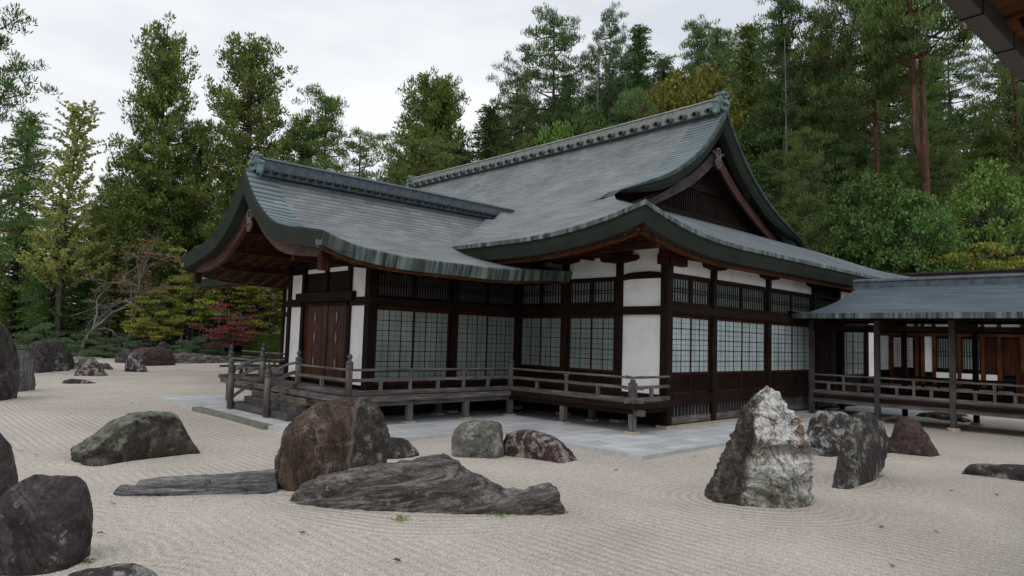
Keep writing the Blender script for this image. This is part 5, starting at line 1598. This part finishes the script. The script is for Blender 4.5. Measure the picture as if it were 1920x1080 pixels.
def leaves(name, mat, C_, D_, size, asp, seed, flat=0.0, jit=.35):
    """one rhombic leaf per centre C_, pointing along D_ (unit-ish); flat 0..1 keeps the blade level"""
    r = np.random.RandomState(seed); n = len(C_)
    D_ = D_+r.normal(0, jit, D_.shape); D_ /= np.linalg.norm(D_, axis=1)[:, None]+1e-9
    N = r.normal(0, 1, D_.shape); N[:, 2] = N[:, 2]*(1-flat)+flat*3
    S = np.cross(D_, N); S /= np.linalg.norm(S, axis=1)[:, None]+1e-9
    L = size*(.7+.6*r.rand(n))[:, None]; W = L*asp
    V = np.stack([C_-D_*L*.5, C_+S*W*.5, C_+D_*L*.5, C_-S*W*.5], 1).reshape(-1, 3)
    F_ = np.arange(4*n).reshape(-1, 4)
    me = bpy.data.meshes.new(name); me.vertices.add(len(V)); me.vertices.foreach_set('co', V.astype(np.float32).ravel())
    me.loops.add(4*n); me.loops.foreach_set('vertex_index', F_.ravel().astype(np.int32))
    me.polygons.add(n); me.polygons.foreach_set('loop_start', (np.arange(n)*4).astype(np.int32)); me.polygons.foreach_set('loop_total', np.full(n, 4, np.int32))
    me.update(); me.materials.append(mat)
    return me
def puff(r, c, rad, n, up=.3, shell=.0):
    """n points in an ellipsoid puff plus outward directions"""
    d = r.normal(0, 1, (n, 3)); d /= np.linalg.norm(d, axis=1)[:, None]
    q = r.rand(n)[:, None]**.45
    p = np.array(c)+d*q*np.array(rad)
    dd = d.copy(); dd[:, 2] += up
    return p, dd
def mesh_of(mb, name, mat):
    me = bpy.data.meshes.new(name); me.from_pydata([tuple(map(float, v)) for v in mb.v], [], mb.f); me.materials.append(mat)
    me.polygons.foreach_set('use_smooth', [True]*len(me.polygons)); return me
def trunk_path(r, H_, wob, n=9, lean=(0, 0)):
    ph = [r.uniform(0, 6.28) for _ in range(4)]
    return [Vector((lean[0]*t*H_+wob*math.sin(ph[0]+t*4)*t, lean[1]*t*H_+wob*math.sin(ph[1]+t*3.3)*t, H_*t)) for t in np.linspace(0, 1, n)]
def at_path(P, t):
    t = min(.999, max(0, t))*(len(P)-1); i = int(t); return P[i].lerp(P[i+1], t-i)
PROTO = {}
def proto(kind, seed):
    key = (kind, seed)
    if key in PROTO: return PROTO[key]
    r = np.random.RandomState(seed*17+len(kind)); rq = random.Random(seed*31+len(kind))
    mb = MB(); C_, D_ = [], []
    def add(p, d): C_.append(p); D_.append(d)
    H0 = 20.; sz, asp, mat, bark, flat = .3, .35, 'fir', 'dark', 0
    if kind == 'cedar':
        R0 = 3.7; sz, asp, mat, bark = .28, .36, 'cedar', 'grey'
        T = trunk_path(rq, H0, .2); mb.tube(T, list(np.linspace(.34, .05, len(T))), 8)
        nb = 210
        for k in range(nb):
            t = .08+.92*((k+.5)/nb); prof = math.sqrt(max(0, 1-((t-.32)/.72)**2)) if t > .32 else .80+.2*t/.32
            prof = prof*(.62+.38*smooth(1.02, .55, t)) if False else prof
            L = R0*(prof*.95+.10)*rq.uniform(.55, 1.12); a = k*2.39996+rq.uniform(-.4, .4)
            el = rq.uniform(.25, .75); b0 = at_path(T, t*.985)
            dv = Vector((math.cos(a)*math.cos(el), math.sin(a)*math.cos(el), math.sin(el)))
            e = b0+dv*L*.95; mid = b0+dv*L*.5+Vector((0,0,-.12*L))
            mb.tube([b0, mid, e], [.05, .035, .012], 4, False)
            m_ = 3 if L < 2 else 5
            for q in range(m_):
                s_ = .38+.66*q/(m_-1); c = b0.lerp(mid, s_*2) if s_ < .5 else mid.lerp(e, (s_-.5)*2)
                c = c+Vector((rq.gauss(0,.18), rq.gauss(0,.18), rq.gauss(0,.14)))
                p, d = puff(r, c, (.46,.46,.42), 36, .9); add(p, d)
    elif kind == 'fir':
        R0 = 3.9; sz, asp, mat, bark, flat = .42, .26, 'fir', 'dark', .35
        T = trunk_path(rq, H0, .25); mb.tube(T, list(np.linspace(.32, .05, len(T))), 8)
        nb = 190
        for k in range(nb):
            t = .10+.89*((k+.5)/nb); L = R0*(1.0-.80*((t-.1)/.9)**1.5)*rq.uniform(.6, 1.15); a = k*2.39996+rq.uniform(-.5, .5)
            b0 = at_path(T, t); el = .30*(t-.3)
            dv = Vector((math.cos(a), math.sin(a), el)); e = b0+dv*L; mid = b0+dv*L*.55+Vector((0,0,.10*L))
            mb.tube([b0, mid, e], [.05, .03, .012], 4, False)
            m_ = max(3, int(L*2.0))
            for q in range(m_):
                s_ = .25+.78*q/(m_-1); c = b0.lerp(mid, s_*2) if s_ < .5 else mid.lerp(e, (s_-.5)*2)
                w_ = .30+.42*(1-abs(s_-.6))
                p, d = puff(r, c, (w_*1.15,w_*1.15,.18), 19, -.05); d = d*.8+np.array(dv)*.8; add(p, d)
    elif kind in ('pine', 'pine2', 'redpine', 'umbrella'):
        sz, asp, mat, bark = .29, .24, 'pine' if kind != 'umbrella' else 'fir', 'red' if kind in ('redpine', 'pine') else 'grey'
        lo = {'pine': .30, 'pine2': .12, 'redpine': .62, 'umbrella': .42}[kind]
        R0 = {'pine': 4.2, 'pine2': 4.0, 'redpine': 5.4, 'umbrella': 5.2}[kind]
        T = trunk_path(rq, H0, .7 if kind != 'pine2' else .25, lean=(.03, .02)); r0 = .30 if kind != 'redpine' else .36
        trunks = [(T, lo)]
        mb.tube(T, list(np.linspace(r0, .06, len(T))), 8)
        if kind == 'redpine':
            s0 = at_path(T, .40)
            T2 = [s0, s0+Vector((.55, .2, 1.8)), s0+Vector((.8, .3, 4.2)), s0+Vector((.7, .5, 7)), s0+Vector((1.5, .8, 9.2)), s0+Vector((1.7, .8, 11))]
            mb.tube(T2, [.26,.25,.21,.17,.11,.05], 8); trunks.append((T2, .35))
        for TT, l0 in trunks:
            nb = {'pine': 40, 'pine2': 64, 'redpine': 26, 'umbrella': 46}[kind]
            for k in range(nb):
                t = l0+(1-l0)*((k+.5)/nb)
                if kind == 'umbrella': prof = math.sin(math.pi*min(1, .22+.70*((t-l0)/(1-l0))))
                elif kind == 'pine2': prof = 1.05-.80*((t-l0)/(1-l0))
                else: prof = .55+.45*math.sin(math.pi*min(1, .15+.8*((t-l0)/(1-l0))))
                L = R0*prof*rq.uniform(.6, 1.1); a = k*2.39996+rq.uniform(-.5, .5)
                b0 = at_path(TT, t); el = rq.uniform(.0, .45) if kind != 'umbrella' else rq.uniform(.0, .35)
                dv = Vector((math.cos(a), math.sin(a), el)); e = b0+dv*L; mid = b0+dv*L*.5+Vector((rq.gauss(0,.25), rq.gauss(0,.25), -.10*L))
                mb.tube([b0, mid, e], [.075, .05, .02], 5, False)
                m_ = max(3, int(L*1.1))
                for q in range(m_):
                    s_ = .45+.6*q/(m_-1); c = b0.lerp(mid, s_*2) if s_ < .5 else mid.lerp(e, (s_-.5)*2)
                    c = c+Vector((rq.gauss(0,.42), rq.gauss(0,.42), .16+abs(rq.gauss(0,.12))))
                    for _ in range(3):
                        cc = c+Vector((rq.gauss(0,.5), rq.gauss(0,.5), rq.gauss(0,.10)))
                        mb.tube([mid.lerp(e, .4), cc], [.018, .008], 3, False) if q == 0 else None
                        p, d = puff(r, cc, (.66,.66,.27), 46, 1.1); add(p, d)
    elif kind == 'broad':
        R0 = 4.0; H0 = 12.; sz, asp, mat, bark = .26, .62, 'broad', 'dark'
        T = trunk_path(rq, H0*.8, .5); mb.tube(T, list(np.linspace(.26, .05, len(T))), 8)
        for k in range(170):
            u_ = rq.uniform(-.75, 1); a = rq.uniform(0, 6.283); q = math.sqrt(1-u_*u_)*rq.uniform(.72, 1.06)
            c = Vector((math.cos(a)*q*R0, math.sin(a)*q*R0, H0*.57+u_*H0*.41*rq.uniform(.8, 1.04)))
            if k % 3 == 0: b0 = at_path(T, rq.uniform(.4, .95)); mb.tube([b0, b0.lerp(c, .5)+Vector((0,0,.3)), c], [.05, .03, .01], 4, False)
            s_ = rq.uniform(.55, 1.0); p, d = puff(r, c, (s_, s_, s_*.55), int(85*s_), .0); d[:, 2] -= .25; add(p, d)
        flat = .45
    elif kind in ('maple', 'redmaple', 'ymaple'):
        H0 = 6.; R0 = 3.3; sz, asp, mat, bark, flat = .15, .75, {'maple': 'maple', 'redmaple': 'red', 'ymaple': 'ygreen'}[kind], 'grey', .75
        for k in range(3):
            a = k*2.1+seed; base = Vector((.1*math.cos(a), .1*math.sin(a), 0))
            T = [base, base+Vector((.3*math.cos(a), .3*math.sin(a), 1.2)), base+Vector((.9*math.cos(a), .9*math.sin(a), 2.6)), base+Vector((1.1*math.cos(a+.5), 1.1*math.sin(a+.5), 4.4))]
            mb.tube(T, [.11,.085,.06,.03], 6)
            for q in range(15):
                t = rq.uniform(.35, 1); b0 = at_path(T, t); aa = rq.uniform(0, 6.283); L = R0*rq.uniform(.35, .95)
                e = b0+Vector((math.cos(aa)*L, math.sin(aa)*L, rq.uniform(.15, .9)*(1.5 if t > .8 else 1)))
                mb.tube([b0, b0.lerp(e, .5)+Vector((0,0,.12)), e], [.035,.02,.008], 4, False)
                for _ in range(3):
                    c = e.lerp(b0, rq.uniform(0, .5))+Vector((rq.gauss(0,.3), rq.gauss(0,.3), rq.gauss(0,.08)))
                    s_ = rq.uniform(.45, .85); p, d = puff(r, c, (s_, s_, .09), int((130 if kind != 'redmaple' else 62)*s_), -.15); add(p, d)
    elif kind == 'ginkgo':
        H0 = 16.; sz, asp, mat, bark = .17, .8, 'ginkgo', 'grey'
        T = trunk_path(rq, H0, .35); mb.tube(T, list(np.linspace(.18, .02, len(T))), 7)
        for k in range(90):
            t = .22+.77*k/90; b0 = at_path(T, t); a = k*2.39996; L = 3.6*(1.05-.85*(t-.2)/.8)*rq.uniform(.6, 1.1); el = rq.uniform(.55, .95)
            dv = Vector((math.cos(a), math.sin(a), el)).normalized(); e = b0+dv*L
            mb.tube([b0, b0.lerp(e, .5), e], [.03,.02,.006], 4, False)
            m_ = int(L*6)
            for q in range(m_):
                c = b0.lerp(e, .2+.8*q/m_); p, d = puff(r, c, (.18,.18,.18), 3 if t > .45 else 7, .2); add(p, d)
            for q in range(3):
                c0 = b0.lerp(e, rq.uniform(.3, .8)); c1 = c0+Vector((rq.gauss(0,.5), rq.gauss(0,.5), .5)); mb.tube([c0, c1], [.012,.005], 3, False)
                for z in range(4): p, d = puff(r, c0.lerp(c1, .25+.25*z), (.12,.12,.12), 6, .2); add(p, d)
    elif kind == 'bare':
        H0 = 8.; sz, asp, mat, bark, flat = .13, .55, 'orange', 'pale', .5
        ends = []
        def grow(p, d, L, rad, dep):
            pts = [p]; q = p; dd_ = d.copy()
            for _ in range(4):
                dd_ = (dd_+Vector((rq.gauss(0,.28), rq.gauss(0,.28), rq.gauss(0,.16)))).normalized(); q = q+dd_*L/4; pts.append(q)
            mb.tube(pts, list(np.linspace(rad, rad*.55, 5)), 6 if dep < 2 else 4, False)
            if dep >= 4: ends.append(q); return
            for _ in range(3 if dep else 4):
                nd = (dd_+Vector((rq.gauss(0,.75), rq.gauss(0,.75), rq.gauss(.02,.38)))).normalized()
                grow(pts[rq.choice((3, 4))], nd, L*rq.uniform(.6, .85), rad*.58, dep+1)
            if dep >= 2: ends.append(q)
        grow(Vector((0,0,0)), Vector((.15,.1,1)), 2.9, .17, 0)
        for e in ends:
            if rq.random() < .55 and e.z > 3.5: p, d = puff(r, e, (.42,.42,.10), 20, 0); add(p, d)
    elif kind == 'snag':
        H0 = 20.; bark = 'pale'; T = trunk_path(rq, H0, .25); mb.tube(T, list(np.linspace(.30, .05, len(T))), 8)
        for k in range(16):
            t = .35+.6*rq.random(); a = rq.uniform(0, 6.28); b0 = at_path(T, t); L = rq.uniform(.6, 2.6)*(1.3-t)
            mb.tube([b0, b0+Vector((math.cos(a)*L*.6, math.sin(a)*L*.6, .1)), b0+Vector((math.cos(a)*L, math.sin(a)*L, rq.uniform(-.2,.7)))], [.06,.035,.012], 5, False)
    elif kind == 'cloud':
        H0 = 2.6; sz, asp, mat, bark = .13, .22, 'cloud', 'dark'
        T = [Vector((0,0,0)), Vector((.15,.05,.7)), Vector((-.12,.1,1.4)), Vector((.05,0,2.3))]; mb.tube(T, [.10,.08,.06,.03], 6)
        for k in range(12):
            t = .15+.85*k/11; b0 = at_path(T, t); a = k*2.39996+seed; L = 1.35*(1.05-.8*t)*rq.uniform(.85, 1.15)
            c = b0+Vector((math.cos(a)*L, math.sin(a)*L, .05)); mb.tube([b0, c], [.035,.02], 4, False)
            s_ = .78-.34*t
            p, d = puff(r, c+Vector((0,0,.08)), (s_, s_, .20), int(620*s_), 1.3); add(p, d)
    C_ = np.concatenate(C_) if C_ else None; D_ = np.concatenate(D_) if D_ else None
    cm = leaves('crown', LF[mat], C_, D_, sz, asp, seed, flat) if C_ is not None else None
    tm = mesh_of(mb, 'trunk', BK[bark])
    PROTO[key] = (tm, cm, H0)
    return PROTO[key]
LEAFV = {}
def recolour(cm, lf):
    k = (cm.name, lf)
    if k not in LEAFV:
        q = cm.copy(); q.materials[0] = LF[lf]; LEAFV[k] = q
    return LEAFV[k]
def place(kind, seed, px, top, f_, wide, label, group=None, name='tree', cat='tree', lf=None, rot=None, basez=None, height=None):
    """tree whose tip stands at photo pixel (px, top) at forward distance f_; wide = horizontal scale"""
    tm, cm, H0 = proto(kind, seed)
    d = ray(px, 640); t = f_/(d[0]*f2[0]+d[1]*f2[1])
    x, y = CAM[0]+d[0]*t, CAM[1]+d[1]*t
    z0 = terrain(x, y) if basez is None else basez
    if height is None:
        dt = ray(px, top); tt = f_/(dt[0]*f2[0]+dt[1]*f2[1]); height = CAM[2]+dt[2]*tt-z0
    s_ = height/H0
    o = bpy.data.objects.new(name, None); COL.objects.link(o); o.location = (x, y, z0-.12); o.empty_display_size = .5
    o.rotation_euler = (0, 0, rot if rot is not None else rnd.uniform(0, 6.283))
    o.scale = (wide, wide, s_)
    tag(o, label, cat, group)
    a = bpy.data.objects.new('trunk', tm); COL.objects.link(a); a.parent = o
    if cm:
        b_ = bpy.data.objects.new('crown', recolour(cm, lf) if lf else cm); COL.objects.link(b_); b_.parent = o
    return o
# -- singled-out trees, left to right
place('pine', 3, -62, 40, 29, .62, 'dark pine cut by the left edge with needle pads against the sky', name='pine_tree', lf='fir')
place('ginkgo', 1, 108, 196, 54, 1.35, 'slender pale yellow-green tree with thin rising branches and sky between them')
place('cedar', 1, 272, 62, 62, 1.15, 'tallest columnar cedar with a rounded top and sky showing through', name='cedar_tree')
place('cedar', 2, 448, 82, 61, 1.32, 'broad tall cedar with a pointed top behind the wing gable', name='cedar_tree')
place('cedar', 3, 778, 150, 68, 1.2, 'double-peaked cedar standing above the wing ridge', name='cedar_tree')
place('cedar', 1, 815, 150, 69, .9, 'shorter cedar touching the right of the double-peaked cedar', name='cedar_tree', rot=2)
place('pine2', 1, 600, 184, 64, .95, 'layered green pine standing between the broad cedar and the double-peaked cedar', name='pine_tree')
place('pine', 4, 650, 250, 58, .75, 'lower round-topped pine right of the layered green pine', name='pine_tree')
place('pine', 1, 770, 275, 52, .9, 'light green pine spreading just above the wing ridge', name='pine_tree')
place('fir', 1, 905, 194, 66, 1.0, 'dark rounded evergreen at the left foot of the wooded hill', name='evergreen_tree')
place('pine', 3, 950, 135, 70, .72, 'small-crowned pine leaning out left of the dark umbrella pine', name='pine_tree', lf='bluepine')
place('umbrella', 1, 1022, 32, 72, 1.0, 'tall dark umbrella-crowned conifer on the skyline of the hill', name='conifer_tree')
place('snag', 1, 1113, 55, 68, .8, 'bare dead trunk standing pale against the hill trees', name='dead_tree')
place('umbrella', 2, 1140, 28, 73, .55, 'thin ragged conifer beside the bare dead trunk', name='conifer_tree')
place('fir', 2, 1190, 48, 74, 1.0, 'dark pointed evergreen right of the ragged conifer', name='evergreen_tree')
place('pine2', 2, 1312, 44, 70, .8, 'bright green pine with upswept tips on the skyline', name='pine_tree', lf='bluepine')
place('pine2', 3, 1352, 60, 72, .8, 'green pine immediately right of the one with upswept tips', name='pine_tree', lf='bluepine')
place('broad', 1, 1292, 112, 60, 1.15, 'yellow-green broadleaf tree rising behind the main ridge', name='broadleaf_tree', lf='olive')
place('broad', 3, 1225, 160, 60, .8, 'smaller yellow-green tree left of the larger one behind the main ridge', name='broadleaf_tree', lf='olive')
place('fir', 3, 1400, 45, 66, 1.05, 'tall evergreen behind the tip of the great gable', name='evergreen_tree', lf='cedar')
place('pine2', 1, 1470, 2, 60, 1.05, 'very tall open conifer with a pale trunk right of the great gable', name='conifer_tree', lf='fir')
place('snag', 2, 1472, 70, 57, .62, 'thin pale trunk with bare side branches among the conifers right of the gable', name='dead_tree')
place('pine2', 2, 1555, 15, 58, .9, 'tall conifer with a thin top between the open conifer and the red pine', name='conifer_tree', lf='pine')
place('redpine', 1, 1742, -210, 47, .92, 'red pine with twin bare red trunks at the upper right', name='red_pine_tree', rot=1.1)
place('redpine', 2, 1640, -60, 54, .85, 'green-topped pine left behind the twin-trunked red pine', name='red_pine_tree', rot=3)
place('pine', 2, 1905, -10, 62, .9, 'pine seen beneath the overhanging eave at the right edge', name='pine_tree')
place('pine2', 3, 1520, 248, 43, .52, 'young light green pine with a thin red trunk right of the great gable', name='pine_tree')
place('broad', 1, 1640, 318, 41, .72, 'light green broadleaf tree above the corridor roof', name='broadleaf_tree')
place('broad', 2, 1720, 352, 39, .60, 'bright leafy tree right of the light green broadleaf above the corridor roof', name='broadleaf_tree', lf='broad')
place('broad', 3, 1850, 300, 42, .8, 'olive-leaved tree spreading at the right edge above the corridor roof', name='broadleaf_tree', lf='hedge')
place('maple', 1, 1800, 400, 38, 1.0, 'yellowish low tree just above the far end of the corridor roof', name='broadleaf_tree', lf='maple')
place('broad', 1, 1095, 192, 56, .62, 'light green bushy tree above the middle of the main ridge', name='broadleaf_tree', lf='broad')
place('broad', 2, 1035, 222, 55, .66, 'grey-green bushy tree left of the light green bushy one above the main ridge', name='broadleaf_tree', lf='hedge')
place('pine', 1, 1165, 190, 55, .58, 'low bright pine behind the main ridge', name='pine_tree', lf='bluepine')
place('broad', 3, 975, 250, 54, .6, 'pale green shrub-like tree above the left end of the main ridge', name='broadleaf_tree', lf='broad')
# -- garden edge on the left
place('bare', 1, 150, 415, 50.5, .95, 'gnarled grey tree with long bare limbs and a few orange leaves', name='bare_tree')
place('bare', 2, 232, 392, 51, 1.1, 'bare-limbed tree with a cap of orange leaves at the garden edge', name='bare_tree')
place('bare', 3, 340, 410, 55, .95, 'pale twiggy tree with orange-yellow leaves nearest the wing gable', name='bare_tree')
place('ymaple', 1, 285, 520, 51, .68, 'small yellow-leaved tree with a forked pinkish trunk', name='maple_tree')
place('maple', 2, 362, 455, 54, 1.0, 'yellow-green maple left of the red maple', name='maple_tree')
place('ymaple', 2, 395, 432, 57, .9, 'bright yellow-green maple under the left eave of the wing', name='maple_tree', lf='maple')
place('redmaple', 1, 428, 542, 50, .72, 'small red maple near the steps', name='maple_tree')
place('maple', 3, 498, 500, 56, .9, 'green maple showing between the eave and the hedge', name='maple_tree', lf='maple')
place('maple', 1, 470, 520, 60, .9, 'olive maple behind the red maple', name='maple_tree')
place('fir', 2, 92, 372, 55, .62, 'dense dark young conifer left of the gnarled grey tree', name='evergreen_tree')
place('fir', 3, 205, 450, 56, .55, 'dark soft-needled young conifer behind the bare-limbed tree', name='evergreen_tree', lf='pine')
place('fir', 1, 20, 210, 58, .9, 'shaggy evergreen near the left edge behind the edge pine', name='evergreen_tree', lf='cedar')
place('cedar', 2, 358, 235, 66, .85, 'cedar filling the gap between the two tallest cedars', name='cedar_tree', rot=1)
place('cedar', 3, 545, 220, 66, .85, 'cedar between the broad tall cedar and the layered pine', name='cedar_tree', rot=4)
place('cedar', 2, 190, 330, 66, .7, 'cedar low on the left flank of the tallest cedar', name='cedar_tree', rot=5)
for k, (px, top, f_, sc) in enumerate(((40,622,51,.95),(78,602,51.5,1.25),(122,630,50.5,.85),(165,614,51,1.05),(196,630,50,1.0),(232,626,50.5,1.1),(262,636,50,.8),(345,634,50,.95),(372,628,50.5,1.05),(300,642,50,.7),(405,636,51,.8))):
    place('cloud', 1+k % 3, px, top, f_, sc*1.05, 'clipped low pine with flat needle pads along the garden edge', 'clipped pines along the far edge of the gravel', name='clipped_pine', cat='pine')
# tree trunks that read as big grey columns among the maples
for px, f_, lab in ((252, 60, 'thick grey trunk rising behind the small yellow-leaved tree'), (455, 62, 'thick grey trunk behind the red maple')):
    d = ray(px, 640); t = f_/(d[0]*f2[0]+d[1]*f2[1]); x, y = CAM[0]+d[0]*t, CAM[1]+d[1]*t
    o = thing('old_tree', (x, y, 0), lab, 'tree')
    mb = MB(); z0 = terrain(x, y)-.3
    mb.tube([(x, y, z0), (x+.05, y, z0+1), (x+.1, y+.1, z0+5), (x+.2, y, z0+10), (x+.2, y, z0+17)], [1.1, .75, .62, .5, .2], 12)
    mb.build('trunk', BK['grey'], o, smooth=True)
    r_ = np.random.RandomState(int(px)); Cc, Dc = [], []
    for k in range(120):
        a = r_.uniform(0, 6.28); q = r_.uniform(.6, 3.2); p, d2 = puff(r_, (x+q*math.cos(a), y+q*math.sin(a), z0+r_.uniform(8, 18)), (.7,.7,.4), 70, .3); Cc.append(p); Dc.append(d2)
    me = leaves('crown', LF['cedar'], np.concatenate(Cc), np.concatenate(Dc), .36, .34, 5)
    c_ = bpy.data.objects.new('crown', me); COL.objects.link(c_); adopt(c_, o)
# hedge
def hedge(px0, px1, f_, h, depth, label):
    P = []
    for px in (px0, px1):
        d = ray(px, 640); t = f_/(d[0]*f2[0]+d[1]*f2[1]); P.append(CAM[:2]+d[:2]*t)
    u = P[1]-P[0]; L = np.linalg.norm(u); u /= L; n_ = np.array([-u[1], u[0]]); n_ = n_ if n_@f2 > 0 else -n_
    z0 = terrain(*P[0])-.1
    o = thing('hedge', (P[0][0], P[0][1], z0), label, 'hedge')
    r_ = np.random.RandomState(5); N = 26000
    a = r_.rand(N)*L; b_ = r_.rand(N)*depth; c = r_.rand(N)*h
    face = r_.randint(0, 3, N); b_ = np.where(face == 0, r_.rand(N)*.15, b_); c = np.where(face == 1, h-r_.rand(N)*.12, c); a = np.where((face == 2) & (r_.rand(N) < .4), r_.rand(N)*.12, a)
    pts = np.stack([P[0][0]+u[0]*a+n_[0]*b_, P[0][1]+u[1]*a+n_[1]*b_, z0+c+.06*np.sin(a*3)], 1)
    D_ = np.stack([-n_[0]*np.ones(N), -n_[1]*np.ones(N), .8*np.ones(N)], 1)
    me = leaves('foliage', LF['hedge'], pts, D_, .13, .6, 3, .2, .7)
    q = bpy.data.objects.new('foliage', me); COL.objects.link(q); adopt(q, o)
    mb = MB()
    A_ = P[0]+u*.15+n_*.2; B_ = P[1]+n_*.2
    for w_ in np.linspace(.3, L-.3, 8):
        c_ = P[0]+u*w_+n_*depth/2; mb.tube([(c_[0], c_[1], z0), (c_[0]+.05, c_[1], z0+h*.8)], [.05, .03], 5)
    q = mb.build('stems', BK['dark'], o); 
hedge(456, 560, 51, 2.25, 1.6, 'clipped green box hedge beyond the steps')
# -- filler woods
cont = [(-60,330),(40,400),(90,450),(130,420),(190,390),(240,350),(340,330),(500,330),(560,290),(640,330),(700,305),(760,300),(850,290),(880,250),(930,200),(1000,150),(1060,120),(1110,150),(1180,90),(1300,110),(1400,70),(1500,50),(1600,40),(1700,35),(1760,90),(1850,110),(1960,80),(2080,60)]
kinds = [('fir', 1), ('fir', 2), ('fir', 3), ('pine2', 1), ('pine2', 3), ('broad', 2), ('broad', 1), ('pine', 3)]
def row(f_, px0, px1, step, dtop, lab, grp, wide, ks=kinds, jt=22):
    px = px0
    while px < px1:
        p_ = px+rnd.uniform(-.3, .3)*step
        k, s_ = rnd.choice(ks)
        place(k, s_, p_, interp(cont, p_)+dtop+rnd.uniform(-jt, jt), f_+rnd.uniform(-2, 2), wide*rnd.uniform(.8, 1.2), lab, grp)
        px += step
LL = 'dark evergreen tree in the wood filling the left background'; GL = 'evergreens of the left wood'
row(72, -60, 880, 78, 0, LL, GL, 1.0, [('fir', 1), ('fir', 2), ('fir', 3), ('cedar', 2)])
row(64, -40, 860, 95, 95, LL, GL, .8, [('fir', 1), ('fir', 3), ('pine2', 2), ('fir', 2)])
row(58, -60, 560, 90, 175, LL, GL, .62, [('fir', 2), ('fir', 1), ('broad', 2), ('pine2', 1)])
LR = 'evergreen tree among many on the wooded hill behind the hall'; GR = 'trees of the wooded hill'
row(82, 900, 2080, 70, 0, LR, GR, 1.0, [('fir', 1), ('fir', 2), ('pine2', 1), ('umbrella', 2), ('fir', 3)])
row(72, 880, 2080, 78, 75, LR, GR, .95)
row(78, 940, 1460, 52, 48, LR, GR, 1.05, [('fir', 1), ('fir', 3), ('pine2', 2), ('fir', 2)])
row(68, 900, 1440, 66, 110, LR, GR, .95, [('fir', 2), ('fir', 1), ('pine2', 1)])
row(63, 860, 2080, 78, 150, LR, GR, .85)
row(55, 900, 2080, 84, 230, LR, GR, .7)
row(48, 1380, 2080, 80, 310, LR, GR, .55, [('fir', 2), ('fir', 3), ('pine2', 2), ('broad', 2), ('broad', 3)])
row(42, 1400, 2080, 74, 385, 'low leafy tree at the foot of the hill above the corridor roof', 'low trees at the foot of the hill', .42, [('broad', 1), ('broad', 2), ('fir', 3), ('maple', 2)])
# ================================================================== small things on the gravel
def leaf_obj(px, py, col, sz, label, grp=None, src=None):
    p = bp(px, py, 'z', 0)
    if src is None:
        mb = MB(); ring = []
        for k in range(10):
            a = 2*math.pi*k/10; r_ = sz*(1 if k % 2 == 0 else .42); ring.append((r_*math.cos(a), r_*math.sin(a), .006+.014*(k % 3)/2))
        n_ = len(mb.v); mb.v += [(0, 0, .010)]+ring
        mb.f += [(0, 1+k, 1+(k+1) % 10) for k in range(10)]
        o = mb.build('fallen_leaf', mat_plain('fallen_leaf_%s' % col[0], col[1], .7, .3, 30), None, fix=False)
        md = o.modifiers.new('thick', 'SOLIDIFY'); md.thickness = .002
    else:
        o = src.copy(); COL.objects.link(o)
    o.location = (p[0], p[1], .002); o.rotation_euler = (rnd.uniform(-.3, .3), rnd.uniform(-.3, .3), rnd.uniform(0, 6))
    return tag(o, label, 'leaf', grp)
lr_ = leaf_obj(519, 856, ('red', (.16,.03,.02)), .05, 'red fallen leaf by the left foot of the rusty brown boulder')
for px, py in ((745,1051),(1155,882),(1333,929)): leaf_obj(px, py, None, .03, 'small dark red leaf fallen on the open gravel', 'fallen red leaves', lr_)
lb = leaf_obj(69, 854, ('brown', (.13,.075,.035)), .04, 'brown fallen leaf on the gravel left of the wedge shaped boulder')
for px, py in ((41,846),(135,846),(212,945),(188,1000),(1654,893),(1755,998),(1652,988),(246,756),(96,713),(115,708),(196,724),(228,735),(1302,856),(1673,1062),(1862,885),(1784,921),(1868,928),(567,1000)):
    leaf_obj(px, py, None, .03, 'small dry brown leaf fallen on the gravel', 'fallen brown leaves', lb)
def weed(px, py, n, spread, label):
    p = bp(px, py, 'z', 0); r_ = np.random.RandomState(int(px))
    C_ = np.stack([p[0]+RT[0]*r_.normal(0, spread, n)+r_.normal(0, .02, n), p[1]+RT[1]*r_.normal(0, spread, n)+r_.normal(0, .02, n), np.abs(r_.normal(.015, .012, n))], 1)
    D_ = np.tile(np.array([0, 0, 1.]), (n, 1))
    me = leaves('weed', LF['moss'], C_, D_, .035, .4, 3, 0, .7); o = bpy.data.objects.new('weed', me); COL.objects.link(o)
    return tag(o, label, 'weed')
weed(752, 974, 90, .07, 'tuft of green weed at the middle foot of the long banded rock')
weed(940, 967, 150, .11, 'strip of green weed under the neck of the long banded rock')
weed(1062, 963, 40, .03, 'green weed at the right tip of the long banded rock')
weed(160, 1056, 60, .04, 'green weed at the right foot of the purple-black boulder')
